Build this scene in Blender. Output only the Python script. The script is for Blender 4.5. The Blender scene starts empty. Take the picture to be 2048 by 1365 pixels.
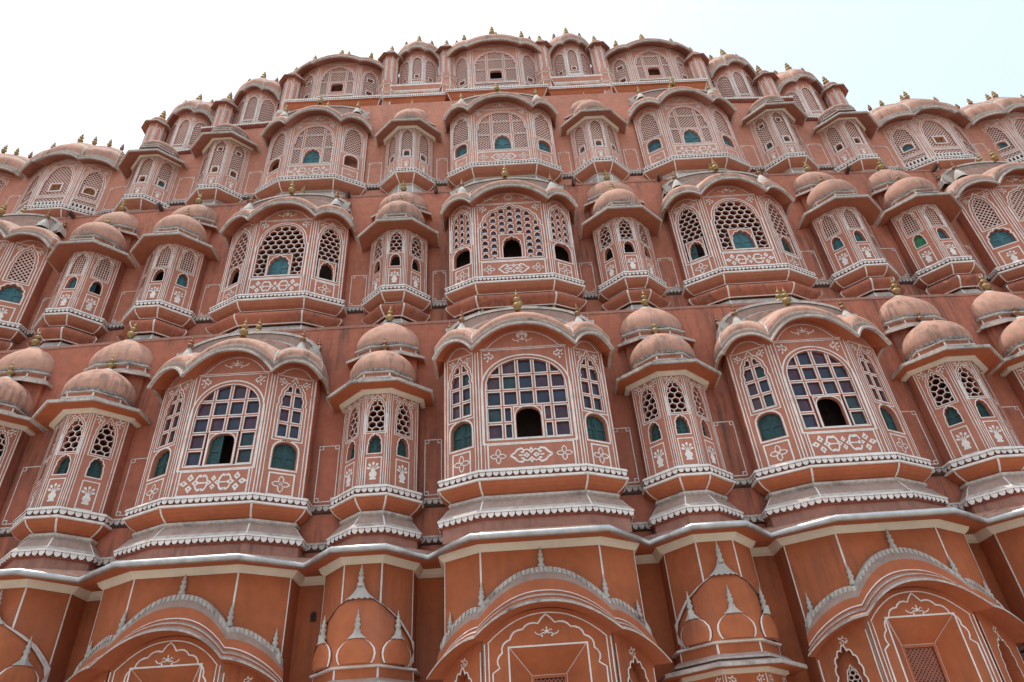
import bpy, math, random
from mathutils import Vector, Matrix
from mathutils.geometry import tessellate_polygon
R = math.radians
random.seed(7)
scn = bpy.context.scene
COL = scn.collection

# ------------------------------------------------------------------ camera
CAM = Vector((-0.3542, -8.7027, -3.6527))
yaw, pitch, roll = 0.0238, 0.6108, -0.0724
fwd = Vector((math.sin(yaw)*math.cos(pitch), math.cos(yaw)*math.cos(pitch), math.sin(pitch)))
rt = fwd.cross(Vector((0, 0, 1))).normalized(); up = rt.cross(fwd)
r2 = rt*math.cos(roll)+up*math.sin(roll); u2 = up*math.cos(roll)-rt*math.sin(roll)
cd = bpy.data.cameras.new('camera'); cam = bpy.data.objects.new('camera', cd); COL.objects.link(cam)
cd.sensor_width = 36; cd.sensor_fit = 'HORIZONTAL'; cd.lens = 1359.26*36/2048
cd.clip_start = .1; cd.clip_end = 5000
m = Matrix((r2, u2, -fwd)).transposed().to_4x4(); m.translation = CAM
cam.matrix_world = m
scn.camera = cam

# ------------------------------------------------------------------ light
SUN_EL, SUN_AZ = 76, -82          # azimuth from +Y (behind the palace) towards +X
w = bpy.data.worlds.new('World'); scn.world = w; w.use_nodes = True
nt = w.node_tree; nt.nodes.clear()
sky = nt.nodes.new('ShaderNodeTexSky'); sky.sky_type = 'NISHITA'; sky.sun_disc = False
sky.sun_elevation = R(SUN_EL); sky.sun_rotation = R(SUN_AZ); sky.dust_density = 6.0; sky.air_density = 1.0; sky.ozone_density = 1.0
bg = nt.nodes.new('ShaderNodeBackground'); bg.inputs[1].default_value = 0.15
# thin veil of bright high haze over the blue
mx = nt.nodes.new('ShaderNodeMixRGB'); mx.inputs[0].default_value = .6; mx.inputs[2].default_value = (5.9, 7.0, 7.8, 1)
nt.links.new(sky.outputs[0], mx.inputs[1])
out = nt.nodes.new('ShaderNodeOutputWorld')
nt.links.new(mx.outputs[0], bg.inputs[0]); nt.links.new(bg.outputs[0], out.inputs[0])
sd = bpy.data.lights.new('sun', 'SUN'); sd.energy = 2.6; sd.angle = R(0.6); sd.color = (1, .95, .87)
so = bpy.data.objects.new('sun', sd); COL.objects.link(so)
sv = Vector((math.sin(R(SUN_AZ))*math.cos(R(SUN_EL)), math.cos(R(SUN_AZ))*math.cos(R(SUN_EL)), math.sin(R(SUN_EL))))
so.rotation_euler = sv.to_track_quat('Z', 'Y').to_euler(); so.location = (-10, 5, 40)
vs = scn.view_settings; vs.view_transform = 'Standard'; vs.look = 'None'; vs.exposure = 0.38; vs.gamma = 1; vs.use_curve_mapping = False

# ------------------------------------------------------------------ materials
MATS = {}
def mat(name, col, rough=.85, metal=0, var=.12, dirt=None, damt=.5, dscale=1.6, streak=False, bump=.15, spec=.3, scale2=9, soot=0, big=.10):
    m = bpy.data.materials.new(name); m.use_nodes = True; n = m.node_tree; L = n.links
    b = n.nodes['Principled BSDF']; b.inputs['Roughness'].default_value = rough; b.inputs['Metallic'].default_value = metal
    b.inputs['Specular IOR Level'].default_value = spec
    g = n.nodes.new('ShaderNodeNewGeometry')
    n1 = n.nodes.new('ShaderNodeTexNoise'); n1.inputs['Scale'].default_value = scale2; n1.inputs['Detail'].default_value = 6
    L.new(g.outputs['Position'], n1.inputs['Vector'])
    mr = n.nodes.new('ShaderNodeMapRange'); mr.inputs[1].default_value = .3; mr.inputs[2].default_value = .7
    mr.inputs[3].default_value = 1-var; mr.inputs[4].default_value = 1+var
    L.new(n1.outputs[0], mr.inputs[0])
    mul = n.nodes.new('ShaderNodeVectorMath'); mul.operation = 'SCALE'; mul.inputs[0].default_value = col
    L.new(mr.outputs[0], mul.inputs['Scale'])
    last = mul.outputs[0]
    if dirt:
        mp = n.nodes.new('ShaderNodeMapping'); mp.inputs['Scale'].default_value = (dscale*(5 if streak else 1), dscale*(5 if streak else 1), dscale*(.55 if streak else 1))
        L.new(g.outputs['Position'], mp.inputs[0])
        n2 = n.nodes.new('ShaderNodeTexNoise'); n2.inputs['Scale'].default_value = 1; n2.inputs['Detail'].default_value = 8; n2.inputs['Roughness'].default_value = .65
        L.new(mp.outputs[0], n2.inputs['Vector'])
        r = n.nodes.new('ShaderNodeMapRange'); r.inputs[1].default_value = .5; r.inputs[2].default_value = .72; r.inputs[3].default_value = 0; r.inputs[4].default_value = damt
        L.new(n2.outputs[0], r.inputs[0])
        n4 = n.nodes.new('ShaderNodeTexNoise'); n4.inputs['Scale'].default_value = dscale*.5; n4.inputs['Detail'].default_value = 3
        L.new(g.outputs['Position'], n4.inputs['Vector'])
        r4 = n.nodes.new('ShaderNodeMapRange'); r4.inputs[1].default_value = .35; r4.inputs[2].default_value = .65
        L.new(n4.outputs[0], r4.inputs[0])
        mm = n.nodes.new('ShaderNodeMath'); mm.operation = 'MULTIPLY'; L.new(r.outputs[0], mm.inputs[0]); L.new(r4.outputs[0], mm.inputs[1])
        mxx = n.nodes.new('ShaderNodeMixRGB'); mxx.inputs[2].default_value = (*dirt, 1)
        L.new(mm.outputs[0], mxx.inputs[0]); L.new(last, mxx.inputs[1]); last = mxx.outputs[0]
    if soot:      # old rain streaks and lichen
        mp = n.nodes.new('ShaderNodeMapping'); mp.inputs['Scale'].default_value = (11, 11, .9); mp.inputs['Location'].default_value = (3.1, 1.7, .4)
        L.new(g.outputs['Position'], mp.inputs[0])
        a1 = n.nodes.new('ShaderNodeTexNoise'); a1.inputs['Scale'].default_value = 1; a1.inputs['Detail'].default_value = 7; a1.inputs['Roughness'].default_value = .7
        L.new(mp.outputs[0], a1.inputs['Vector'])
        a2 = n.nodes.new('ShaderNodeTexNoise'); a2.inputs['Scale'].default_value = 1.1; a2.inputs['Detail'].default_value = 4
        L.new(g.outputs['Position'], a2.inputs['Vector'])
        m1 = n.nodes.new('ShaderNodeMapRange'); m1.inputs[1].default_value = .46; m1.inputs[2].default_value = .64; L.new(a1.outputs[0], m1.inputs[0])
        m2 = n.nodes.new('ShaderNodeMapRange'); m2.inputs[1].default_value = .43; m2.inputs[2].default_value = .60; m2.inputs[4].default_value = soot; L.new(a2.outputs[0], m2.inputs[0])
        m3 = n.nodes.new('ShaderNodeMath'); m3.operation = 'MULTIPLY'; L.new(m1.outputs[0], m3.inputs[0]); L.new(m2.outputs[0], m3.inputs[1])
        mz = n.nodes.new('ShaderNodeMixRGB'); mz.inputs[2].default_value = (.075, .055, .05, 1); L.new(m3.outputs[0], mz.inputs[0]); L.new(last, mz.inputs[1]); last = mz.outputs[0]
    if big and not metal:      # uneven repainting in broad patches
        a3 = n.nodes.new('ShaderNodeTexNoise'); a3.inputs['Scale'].default_value = .8; a3.inputs['Detail'].default_value = 3; L.new(g.outputs['Position'], a3.inputs['Vector'])
        m4 = n.nodes.new('ShaderNodeMapRange'); m4.inputs[1].default_value = .35; m4.inputs[2].default_value = .65; m4.inputs[3].default_value = 1-big; m4.inputs[4].default_value = 1+big; L.new(a3.outputs[0], m4.inputs[0])
        v4 = n.nodes.new('ShaderNodeVectorMath'); v4.operation = 'SCALE'; L.new(last, v4.inputs[0]); L.new(m4.outputs[0], v4.inputs['Scale']); last = v4.outputs[0]
    L.new(last, b.inputs['Base Color'])
    if bump:
        n3 = n.nodes.new('ShaderNodeTexNoise'); n3.inputs['Scale'].default_value = 38; n3.inputs['Detail'].default_value = 5
        L.new(g.outputs['Position'], n3.inputs['Vector'])
        bp = n.nodes.new('ShaderNodeBump'); bp.inputs['Strength'].default_value = bump; bp.inputs['Distance'].default_value = .012
        L.new(n3.outputs[0], bp.inputs['Height'])
        n5 = n.nodes.new('ShaderNodeTexNoise'); n5.inputs['Scale'].default_value = 5; n5.inputs['Detail'].default_value = 2; L.new(g.outputs['Position'], n5.inputs['Vector'])
        b2 = n.nodes.new('ShaderNodeBump'); b2.inputs['Strength'].default_value = min(1, bump*3); b2.inputs['Distance'].default_value = .03
        L.new(n5.outputs[0], b2.inputs['Height']); L.new(bp.outputs[0], b2.inputs['Normal']); L.new(b2.outputs[0], b.inputs['Normal'])
    MATS[name] = m
    return m
SOOT = (.055, .045, .042)
mat('wall', (.43, .142, .086), dirt=(.17, .072, .052), damt=.8, streak=True, var=.10, dscale=1.2, soot=.75)
mat('wall_mid_glare', (.47, .172, .108), dirt=(.22, .10, .075), damt=.8, streak=True, var=.10, dscale=1.2, soot=.65)  # middle storey wall: slight veiling glare put into the colour
mat('face', (.475, .182, .118), dirt=(.33, .15, .11), damt=.6, streak=True, var=.07, dscale=1.5, soot=.25)
mat('face_top_glare', (.59, .275, .20), dirt=(.38, .2, .16), damt=.5, streak=True, var=.07, dscale=1.5)  # upper bay faces: lens glare painted in as a paler pink
mat('wall_top_glare', (.55, .235, .16), dirt=(.30, .15, .115), damt=.6, streak=True, var=.09, dscale=1.2)  # upper walls: washed-out look of the glare is in the base colour
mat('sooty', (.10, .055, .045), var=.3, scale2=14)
mat('lattice', (.74, .50, .42), var=.05, bump=0)
mat('stone', (.50, .46, .41), dirt=(.2, .17, .15), damt=.6, var=.12, dscale=6)
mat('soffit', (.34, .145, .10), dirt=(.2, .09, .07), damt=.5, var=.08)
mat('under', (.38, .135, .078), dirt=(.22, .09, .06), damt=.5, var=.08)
mat('orange', (.44, .130, .058), dirt=(.30, .12, .075), damt=.45, var=.08, dscale=1.1)
mat('podium', (.44, .128, .052), dirt=(.31, .125, .08), damt=.75, var=.07, dscale=.9, soot=.35, big=.14)
mat('maroon', (.22, .075, .055), dirt=SOOT, damt=.6, var=.2, dscale=3)
mat('white', (.80, .735, .68), dirt=(.44, .30, .25), damt=.62, var=.08, dscale=7, bump=.05, big=.06)
mat('cream', (.78, .70, .57), dirt=(.5, .42, .33), damt=.3, var=.04, dscale=3)
mat('dirty', (.50, .435, .385), dirt=SOOT, damt=.8, var=.2, dscale=4, scale2=20)
mat('mauve', (.38, .26, .215), dirt=(.16, .13, .12), damt=.7, var=.12, dscale=4, streak=True)
mat('ledge_grey', (.26, .225, .20), dirt=SOOT, damt=.8, var=.25, dscale=5, scale2=25)
mat('dome', (.50, .27, .195), dirt=(.20, .145, .125), damt=.85, soot=.6, var=.1, dscale=1.8, streak=True)
mat('plaster_worn', (.36, .175, .13), dirt=(.10, .07, .065), damt=.8, streak=True, var=.14, dscale=2)
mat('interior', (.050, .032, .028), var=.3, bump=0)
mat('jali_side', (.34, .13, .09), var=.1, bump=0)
mat('gold', (.38, .26, .11), rough=.55, metal=.55, var=.2, dirt=(.10, .07, .04), damt=.85, dscale=9, bump=.05, spec=.5)
mat('copper', (.30, .16, .09), rough=.5, metal=.55, var=.2, dirt=(.07, .05, .04), damt=.8, dscale=9, bump=.05)
mat('shutter', (.026, .070, .070), rough=.6, var=.2, dirt=(.03, .05, .05), damt=.6, dscale=7)
mat('shutter_blue', (.055, .15, .17), rough=.6, var=.2, dirt=(.05, .07, .07), damt=.6, dscale=7)
mat('shutter_bright', (.04, .22, .10), rough=.5, var=.1)
mat('plywood', (.26, .13, .045), rough=.7, var=.2)
mat('steel', (.52, .51, .50), rough=.38, metal=.8, var=.15, dirt=(.22, .2, .19), damt=.7, dscale=6, bump=.06, spec=.5)
mat('ground', (.30, .27, .24), var=.15, scale2=2)
mat('bird', (.05, .052, .06), var=.3, bump=0)
mat('spout', (.10, .05, .04), var=.3)
for nm, c in (('glass_blue', (.032, .036, .062)), ('glass_purple', (.065, .03, .05)), ('glass_green', (.022, .048, .052)), ('glass_plum', (.085, .045, .052)), ('glass_lilac', (.085, .09, .17))):
    mat(nm, c, rough=.28, var=.35, bump=0, spec=.35, scale2=6)

# ------------------------------------------------------------------ mesh builder
class MB:
    def __init__(s): s.v = []; s.f = []; s.m = []; s.sm = []
    def poly(s, pts, mt, smooth=False):
        i = len(s.v); s.v += [tuple(p) for p in pts]; s.f.append(tuple(range(i, i+len(pts)))); s.m.append(mt); s.sm.append(smooth)
    def grid(s, rows, mt, smooth=True, closed=False):
        i = len(s.v); n = len(rows[0])
        for r in rows: s.v += [tuple(p) for p in r]
        for a in range(len(rows)-1):
            mm = mt[a] if isinstance(mt, (list, tuple)) else mt
            for b in range(n if closed else n-1):
                c = (b+1) % n
                s.f.append((i+a*n+b, i+a*n+c, i+(a+1)*n+c, i+(a+1)*n+b)); s.m.append(mm); s.sm.append(smooth)
    def box(s, c, d, mt):
        x, y, z = c; a, b, h = (q/2 for q in d)
        P = [(x+i*a, y+j*b, z+k*h) for i in (-1, 1) for j in (-1, 1) for k in (-1, 1)]
        for q in ((0, 1, 3, 2), (4, 6, 7, 5), (0, 4, 5, 1), (2, 3, 7, 6), (0, 2, 6, 4), (1, 5, 7, 3)): s.poly([P[k] for k in q], mt)
    def mesh(s, name):
        me = bpy.data.meshes.new(name); me.from_pydata(s.v, [], s.f)
        nm = sorted(set(s.m)); ix = {k: i for i, k in enumerate(nm)}
        for k in nm: me.materials.append(MATS[k])
        me.polygons.foreach_set('material_index', [ix[k] for k in s.m])
        me.polygons.foreach_set('use_smooth', s.sm)
        me.update(); return me
MESH = {}
def cached(key, fn):
    if key not in MESH: MESH[key] = fn().mesh(key if isinstance(key, str) else str(key[0]))
    return MESH[key]
def ob(name, me, parent=None, loc=(0, 0, 0), label=None, cat=None, group=None, kind=None, rz=0, scale=None):
    if isinstance(me, MB): me = me.mesh(name)
    o = bpy.data.objects.new(name, me); COL.objects.link(o); o.location = loc
    if rz: o.rotation_euler.z = rz
    if scale: o.scale = scale
    if parent: o.parent = parent
    if label: o['label'] = label
    if cat: o['category'] = cat
    if group: o['group'] = group
    if kind: o['kind'] = kind
    return o

class Frame:
    """vertical face between plan points a (left) and b (right); u from its centre, w outwards, z up"""
    def __init__(s, a, b, off=0):
        a = Vector(a); b = Vector(b); s.d = (b-a).normalized(); s.n = Vector((s.d.y, -s.d.x)); s.c = (a+b)/2+s.n*off; s.hw = (b-a).length/2
    def P(s, u, w, z): return (s.c.x+s.d.x*u+s.n.x*w, s.c.y+s.d.y*u+s.n.y*w, z)

def offchain(ch, off):
    """offset a left-to-right open plan chain outwards; off a number or one per segment"""
    n = len(ch)-1; offs = off if isinstance(off, (list, tuple)) else [off]*n
    ls = []
    for i in range(n):
        a = Vector(ch[i]); b = Vector(ch[i+1]); d = (b-a).normalized(); nn = Vector((d.y, -d.x)); ls.append((a+nn*offs[i], d))
    out = [ls[0][0]]
    for i in range(1, n):
        (p, d), (q, e) = ls[i-1], ls[i]
        cr = d.x*e.y-d.y*e.x
        if abs(cr) < 1e-4: out.append(q); continue
        t = ((q.x-p.x)*e.y-(q.y-p.y)*e.x)/cr; out.append(p+d*t)
    b = Vector(ch[-1]); out.append(b+Vector((ls[-1][1].y, -ls[-1][1].x))*offs[-1])
    return out

def offpoly(P, d):
    """offset closed ccw (u,z) polygon outwards by d"""
    n = len(P); out = []
    for i in range(n):
        a, b, c = P[i-1], P[i], P[(i+1) % n]
        e1 = (b[0]-a[0], b[1]-a[1]); e2 = (c[0]-b[0], c[1]-b[1])
        l1 = math.hypot(*e1) or 1e-6; l2 = math.hypot(*e2) or 1e-6
        n1 = (e1[1]/l1, -e1[0]/l1); n2 = (e2[1]/l2, -e2[0]/l2)
        bx, by = n1[0]+n2[0], n1[1]+n2[1]; k = bx*bx+by*by
        if k < .3: k = .3
        out.append((b[0]+bx*2*d/k, b[1]+by*2*d/k))
    return out
def ring(mb, fr, P, d0, d1, w, mt):
    A = offpoly(P, d0) if d0 else P; B = offpoly(P, d1) if d1 else P; n = len(P)
    for i in range(n):
        j = (i+1) % n
        mb.poly([fr.P(A[i][0], w, A[i][1]), fr.P(B[i][0], w, B[i][1]), fr.P(B[j][0], w, B[j][1]), fr.P(A[j][0], w, A[j][1])], mt)
def reveal(mb, fr, P, w0, w1, mt):
    n = len(P)
    for i in range(n):
        j = (i+1) % n
        mb.poly([fr.P(P[i][0], w0, P[i][1]), fr.P(P[j][0], w0, P[j][1]), fr.P(P[j][0], w1, P[j][1]), fr.P(P[i][0], w1, P[i][1])], mt)
def fill(mb, fr, outer, holes, w, mt):
    loops = [[Vector((x, y, 0)) for x, y in outer]]+[[Vector((x, y, 0)) for x, y in h] for h in holes]
    flat = [p for l in loops for p in l]
    for t in tessellate_polygon(loops):
        q = [flat[k] for k in t]
        if abs((q[1]-q[0]).cross(q[2]-q[0]).z) < 1e-9: continue
        mb.poly([fr.P(p.x, w, p.y) for p in q], mt)
def rect(u0, z0, u1, z1): return [(u0, z0), (u1, z0), (u1, z1), (u0, z1)]
PR = random.Random(21)
def stroke(mb, fr, pts, wd, w=.004, mt='white', closed=False):
    if not closed:
        q = [pts[0]]
        for a, b in zip(pts[:-1], pts[1:]):
            l = math.hypot(b[0]-a[0], b[1]-a[1]); k = max(1, int(l/.16))
            for i in range(1, k+1):
                t = i/k; j = .0022 if l > .05 else 0
                q.append((a[0]+(b[0]-a[0])*t+PR.uniform(-j, j), a[1]+(b[1]-a[1])*t+PR.uniform(-j, j)))
        pts = q
    n = len(pts); L = []; Rr = []
    for i in range(n):
        a = pts[i-1] if (i > 0 or closed) else pts[0]; c = pts[(i+1) % n] if (i < n-1 or closed) else pts[-1]
        dx, dy = c[0]-a[0], c[1]-a[1]; l = math.hypot(dx, dy) or 1e-6
        f_ = PR.uniform(.70, .98); nx, ny = -dy/l*wd/2*f_, dx/l*wd/2*f_
        L.append((pts[i][0]+nx, pts[i][1]+ny)); Rr.append((pts[i][0]-nx, pts[i][1]-ny))
    for i in range(n if closed else n-1):
        j = (i+1) % n
        mb.poly([fr.P(L[i][0], w, L[i][1]), fr.P(Rr[i][0], w, Rr[i][1]), fr.P(Rr[j][0], w, Rr[j][1]), fr.P(L[j][0], w, L[j][1])], mt)
def blob(mb, fr, cx, cz, rx, rz, w=.004, mt='white', n=8, rot=0, pw=1):
    pts = []
    for i in range(n):
        t = 2*math.pi*i/n; x = rx*math.cos(t); z = rz*math.sin(t)
        pts.append(fr.P(cx+x*math.cos(rot)-z*math.sin(rot), w, cz+x*math.sin(rot)+z*math.cos(rot)))
    mb.poly(pts, mt)
# ---- window outlines, ccw, (u,z)
def arch(hw, z0, zs, zt, n=12, notch=0, p=2.0, cu=0):
    pts = [(cu-hw, z0), (cu+hw, z0)]
    if notch: pts += [(cu+hw, zs-.06), (cu+hw-notch, zs)]
    a = hw-notch
    for i in range(0 if not notch else 1, n):
        t = math.pi*i/n; pts.append((cu+a*math.cos(t), zs+(zt-zs)*max(0, math.sin(t))**(2/p)))
    if notch: pts += [(cu-hw+notch, zs), (cu-hw, zs-.06)]
    else: pts.append((cu-hw, zs))
    return pts
def foil(hw, z0, zs, zt, lobes=5, b=.16, seg=4, cu=0, tip=.1):
    pts = [(cu-hw, z0), (cu+hw, z0), (cu+hw, zs-.05)]
    k = lobes*seg; h = zt-zs; a = hw*.90
    for i in range(k+1):
        t = math.pi*i/k; s = abs(math.sin(t*lobes))
        r = 1-b*.5+b*s
        x = a*math.cos(t)*r; z = h*math.sin(t)*r*(1-b*.5)
        if abs(t-math.pi/2) < math.pi/lobes/2: z += h*tip*(1-abs(t-math.pi/2)/(math.pi/lobes/2))
        pts.append((cu+x, zs+z))
    pts.append((cu-hw, zs-.05))
    return pts

# ---- painted motifs
def quatrefoil(mb, fr, cu, cz, s):
    for k in range(4):
        t = k*math.pi/2; dx, dz = math.cos(t), math.sin(t)
        pts = []
        for i in range(10):
            q = 2*math.pi*i/10; a = s*.30*math.cos(q); b = s*.18*math.sin(q)*(1.0 if math.cos(q) < .8 else .6)
            x, z = a+s*.33, b
            pts.append((cu+x*dx-z*dz, cz+x*dz+z*dx))
        stroke(mb, fr, pts, s*.10, closed=True)
    stroke(mb, fr, [(cu+s*.1*math.cos(q*.785), cz+s*.1*math.sin(q*.785)) for q in range(8)], s*.06, closed=True, w=.006)
def vase(mb, fr, cu, cz, s):
    body = [(-.16, -.5), (.16, -.5), (.19, -.42), (.12, -.36), (.2, -.25), (.2, -.12), (.1, .0), (.14, .06), (-.14, .06), (-.1, 0), (-.2, -.12), (-.2, -.25), (-.12, -.36), (-.19, -.42)]
    mb_pts = [(cu+x*s, cz+z*s) for x, z in body]
    fill(mb, fr, mb_pts, [], .004, 'white')
    for a, l in ((90, .36), (55, .34), (125, .34), (20, .26), (160, .26)):
        t = R(a); ex, ez = cu+math.cos(t)*l*s, cz+(.08+math.sin(t)*l)*s
        stroke(mb, fr, [(cu, cz+.05*s), (ex, ez)], s*.05, w=.003)
        blob(mb, fr, ex, ez, s*.105, s*.075, rot=t, n=6, w=.005)
def flower4(mb, fr, cu, cz, s):
    for k in range(4):
        t = k*math.pi/2; c, sn = math.cos(t), math.sin(t)
        pts = [(cu+(x*c-z*sn)*s, cz+(x*sn+z*c)*s) for x, z in ((.08, 0), (.26, -.16), (.5, 0), (.26, .16))]
        mb.poly([fr.P(x, .004, z) for x, z in pts], 'white')
        blob(mb, fr, cu+.27*s*c, cz+.27*s*sn, .045*s, .045*s, w=.009, mt='face', n=6)
def scroll(mb, fr, cu, cz, s, flip=1, up=1):
    pts = []
    for i in range(11):
        t = i/10*3.9; r = (.10+.20*i/10)*s
        pts.append((cu+flip*r*math.cos(t), cz+up*r*math.sin(t)))
    stroke(mb, fr, pts, s*.07)
def long_scrolls(mb, fr, cz, hw):
    s = hw*.66
    for cu in (-hw*.68, 0, hw*.68): flower4(mb, fr, cu, cz, s*.95 if cu else s*.72)
    for sx in (-1, 1):
        u0 = sx*hw*.34
        for up in (-1, 1):
            pts = [(u0+hw*.175*math.cos(R(10+q*16)), cz+up*s*.40*math.sin(R(10+q*16))) for q in range(11)]
            stroke(mb, fr, pts[:5], s*.10, w=.004); stroke(mb, fr, pts[6:], s*.10, w=.005)
            blob(mb, fr, pts[4][0]-hw*.02, pts[4][1]-up*s*.06, s*.07, s*.07, w=.007); blob(mb, fr, pts[6][0]+hw*.02, pts[6][1]-up*s*.06, s*.07, s*.07, w=.007)
        stroke(mb, fr, [(sx*hw*.15, cz), (sx*hw*.52, cz)], s*.08, w=.003)
def cartouche(mb, fr, cz, hw):
    s = hw*1.12
    for sx in (-1, 1):
        for up in (-1, 1):
            pts = [(sx*s, cz), (sx*s*.80, cz+up*s*.14), (sx*s*.66, cz+up*s*.30), (sx*s*.46, cz+up*s*.36), (sx*s*.34, cz+up*s*.24), (sx*s*.40, cz+up*s*.14), (sx*s*.50, cz+up*s*.18)]
            stroke(mb, fr, pts, s*.12)
            stroke(mb, fr, [(sx*s*.34, cz+up*s*.24), (sx*s*.2, cz+up*s*.30), (sx*s*.1, cz+up*s*.22)], s*.08, w=.006)
    flower4(mb, fr, 0, cz, s*.85)
    for sx in (-1, 1): blob(mb, fr, sx*s*.52, cz, s*.09, s*.06); stroke(mb, fr, [(sx*s*.3, cz), (sx*s*.62, cz)], s*.05, w=.006)
def crest(mb, fr, cz, s, cu=0):
    blob(mb, fr, cu, cz, s*.13, s*.2); blob(mb, fr, cu, cz+s*.28, s*.06, s*.12, n=6)
    for sx in (-1, 1):
        pts = [(cu, cz-s*.15), (cu+sx*s*.3, cz-s*.05), (cu+sx*s*.55, cz-s*.2), (cu+sx*s*.8, cz-s*.1), (cu+sx*s*.92, cz+s*.05)]
        stroke(mb, fr, pts, s*.09)
        stroke(mb, fr, [(cu+sx*s*.1, cz), (cu+sx*s*.3, cz+s*.2), (cu+sx*s*.42, cz+s*.08)], s*.08, w=.006)
        blob(mb, fr, cu+sx*s*.38, cz-s*.27, s*.08, s*.08)
def corner_flower(mb, fr, cu, cz, s, flip):
    """branch of leaves growing out of the upper corner of a frame"""
    for pts in ([(0, 0), (.3, -.25), (.45, -.6), (.35, -.85)], [(.1, -.1), (.5, -.1), (.85, -.25), (.8, -.45)], [(.3, -.25), (.65, -.55)]):
        stroke(mb, fr, [(cu+flip*x*s, cz+z*s) for x, z in pts], s*.11)
    for x, z in ((.35, -.85), (.8, -.45), (.65, -.58), (.12, -.5), (.5, .02), (.15, -.15)):
        blob(mb, fr, cu+flip*x*s, cz+z*s, s*.12, s*.09, n=6, rot=x*3, w=.006)
def sun_face(mb, fr, cz, s):
    ring(mb, fr, [(s*.5*math.cos(i*.5236), cz+s*.42*math.sin(i*.5236)) for i in range(12)], 0, s*.1, .004, 'white')
    for i in range(16):
        t = i*math.pi/8; stroke(mb, fr, [(s*.66*math.cos(t), cz+s*.56*math.sin(t)), (s*.9*math.cos(t), cz+s*.78*math.sin(t))], s*.08)
    for sx in (-1, 1): blob(mb, fr, sx*s*.18, cz+s*.1, s*.1, s*.04)
    stroke(mb, fr, [(0, cz+s*.05), (0, cz-s*.1)], s*.05); stroke(mb, fr, [(-s*.15, cz-s*.2), (0, cz-s*.25), (s*.15, cz-s*.2)], s*.05)
def fret(mb, fr, u0, z0, u1, z1, k=.05, wd=.018):
    """thin painted rectangle with a squared knot in each corner"""
    stroke(mb, fr, [(u0+k, z1), (u1-k, z1)], wd); stroke(mb, fr, [(u0+k, z0), (u1-k, z0)], wd)
    stroke(mb, fr, [(u0, z0+k), (u0, z1-k)], wd); stroke(mb, fr, [(u1, z0+k), (u1, z1-k)], wd)
    for a, sx in ((u0, 1), (u1, -1)):
        for b, sz in ((z0, 1), (z1, -1)):
            q = [(a-sx*.0, b), (a+sx*k, b), (a+sx*k, b+sz*k), (a, b+sz*k)]
            for i in range(4): stroke(mb, fr, [q[i], q[(i+1) % 4]], wd*.95, w=.004+.0012*(i % 2))

# ---- lattices. each is a solid screen set w0..w1 behind the face
def bar(mb, fr, p, q, wd, w0, w1, mf='white', ms='jali_side', line=None):
    dx, dz = q[0]-p[0], q[1]-p[1]; l = math.hypot(dx, dz)
    if l < 1e-3: return
    nx, nz = -dz/l*wd/2, dx/l*wd/2
    a = (p[0]+nx, p[1]+nz); b = (p[0]-nx, p[1]-nz); c = (q[0]-nx, q[1]-nz); d = (q[0]+nx, q[1]+nz)
    mb.poly([fr.P(*x) for x in ((a[0], w0, a[1]), (b[0], w0, b[1]), (c[0], w0, c[1]), (d[0], w0, d[1]))], mf)
    mb.poly([fr.P(a[0], w0, a[1]), fr.P(d[0], w0, d[1]), fr.P(d[0], w1, d[1]), fr.P(a[0], w1, a[1])], ms)
    mb.poly([fr.P(b[0], w0, b[1]), fr.P(c[0], w0, c[1]), fr.P(c[0], w1, c[1]), fr.P(b[0], w1, b[1])], ms)
def clipseg(p, q, r):
    t0, t1 = 0., 1.; d = (q[0]-p[0], q[1]-p[1])
    for k in (0, 1):
        lo, hi = (r[0], r[2]) if k == 0 else (r[1], r[3])
        if abs(d[k]) < 1e-9:
            if p[k] < lo or p[k] > hi: return None
            continue
        a, b = (lo-p[k])/d[k], (hi-p[k])/d[k]
        if a > b: a, b = b, a
        t0 = max(t0, a); t1 = min(t1, b)
    return (t0, t1) if t0 < t1 else None
def segs(p, q, r, ex):
    t = clipseg(p, q, r)
    if not t: return []
    L = [t]
    for e in ex or []:
        c = clipseg(p, q, e); N = []
        for a, b in L:
            if not c or c[1] <= a or c[0] >= b: N.append((a, b)); continue
            if c[0] > a: N.append((a, c[0]))
            if c[1] < b: N.append((c[1], b))
        L = N
    P = lambda t: (p[0]+(q[0]-p[0])*t, p[1]+(q[1]-p[1])*t)
    return [(P(a), P(b)) for a, b in L]
def diamonds(mb, fr, r, pu=.075, pz=.085, wd=.020, w0=-.03, w1=-.06, ex=None, mf='lattice'):
    u0, z0, u1, z1 = r; H = (z1-z0); n = int((u1-u0)/pu+H/pz)+2
    for i in range(-n, n+1):
        for s in (1, -1):
            a = (u0+i*pu, z0); b = (u0+i*pu+s*H*pu/pz, z1)
            for p, q in segs(a, b, r, ex): bar(mb, fr, p, q, wd, w0+(.0015 if s > 0 else 0), w1, mf)
def squares(mb, fr, r, pu=.065, pz=.075, wd=.016, w0=-.03, w1=-.06, ex=None, mf='lattice'):
    u0, z0, u1, z1 = r
    nu = max(1, round((u1-u0)/pu)); nz = max(1, round((z1-z0)/pz))
    for i in range(nu+1):
        u = u0+(u1-u0)*i/nu
        for p, q in segs((u, z0-.01), (u, z1+.01), r, ex): bar(mb, fr, p, q, wd, w0+.0015, w1, mf)
    for i in range(nz+1):
        z = z0+(z1-z0)*i/nz
        for p, q in segs((u0-.01, z), (u1+.01, z), r, ex): bar(mb, fr, p, q, wd, w0, w1, mf)
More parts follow.
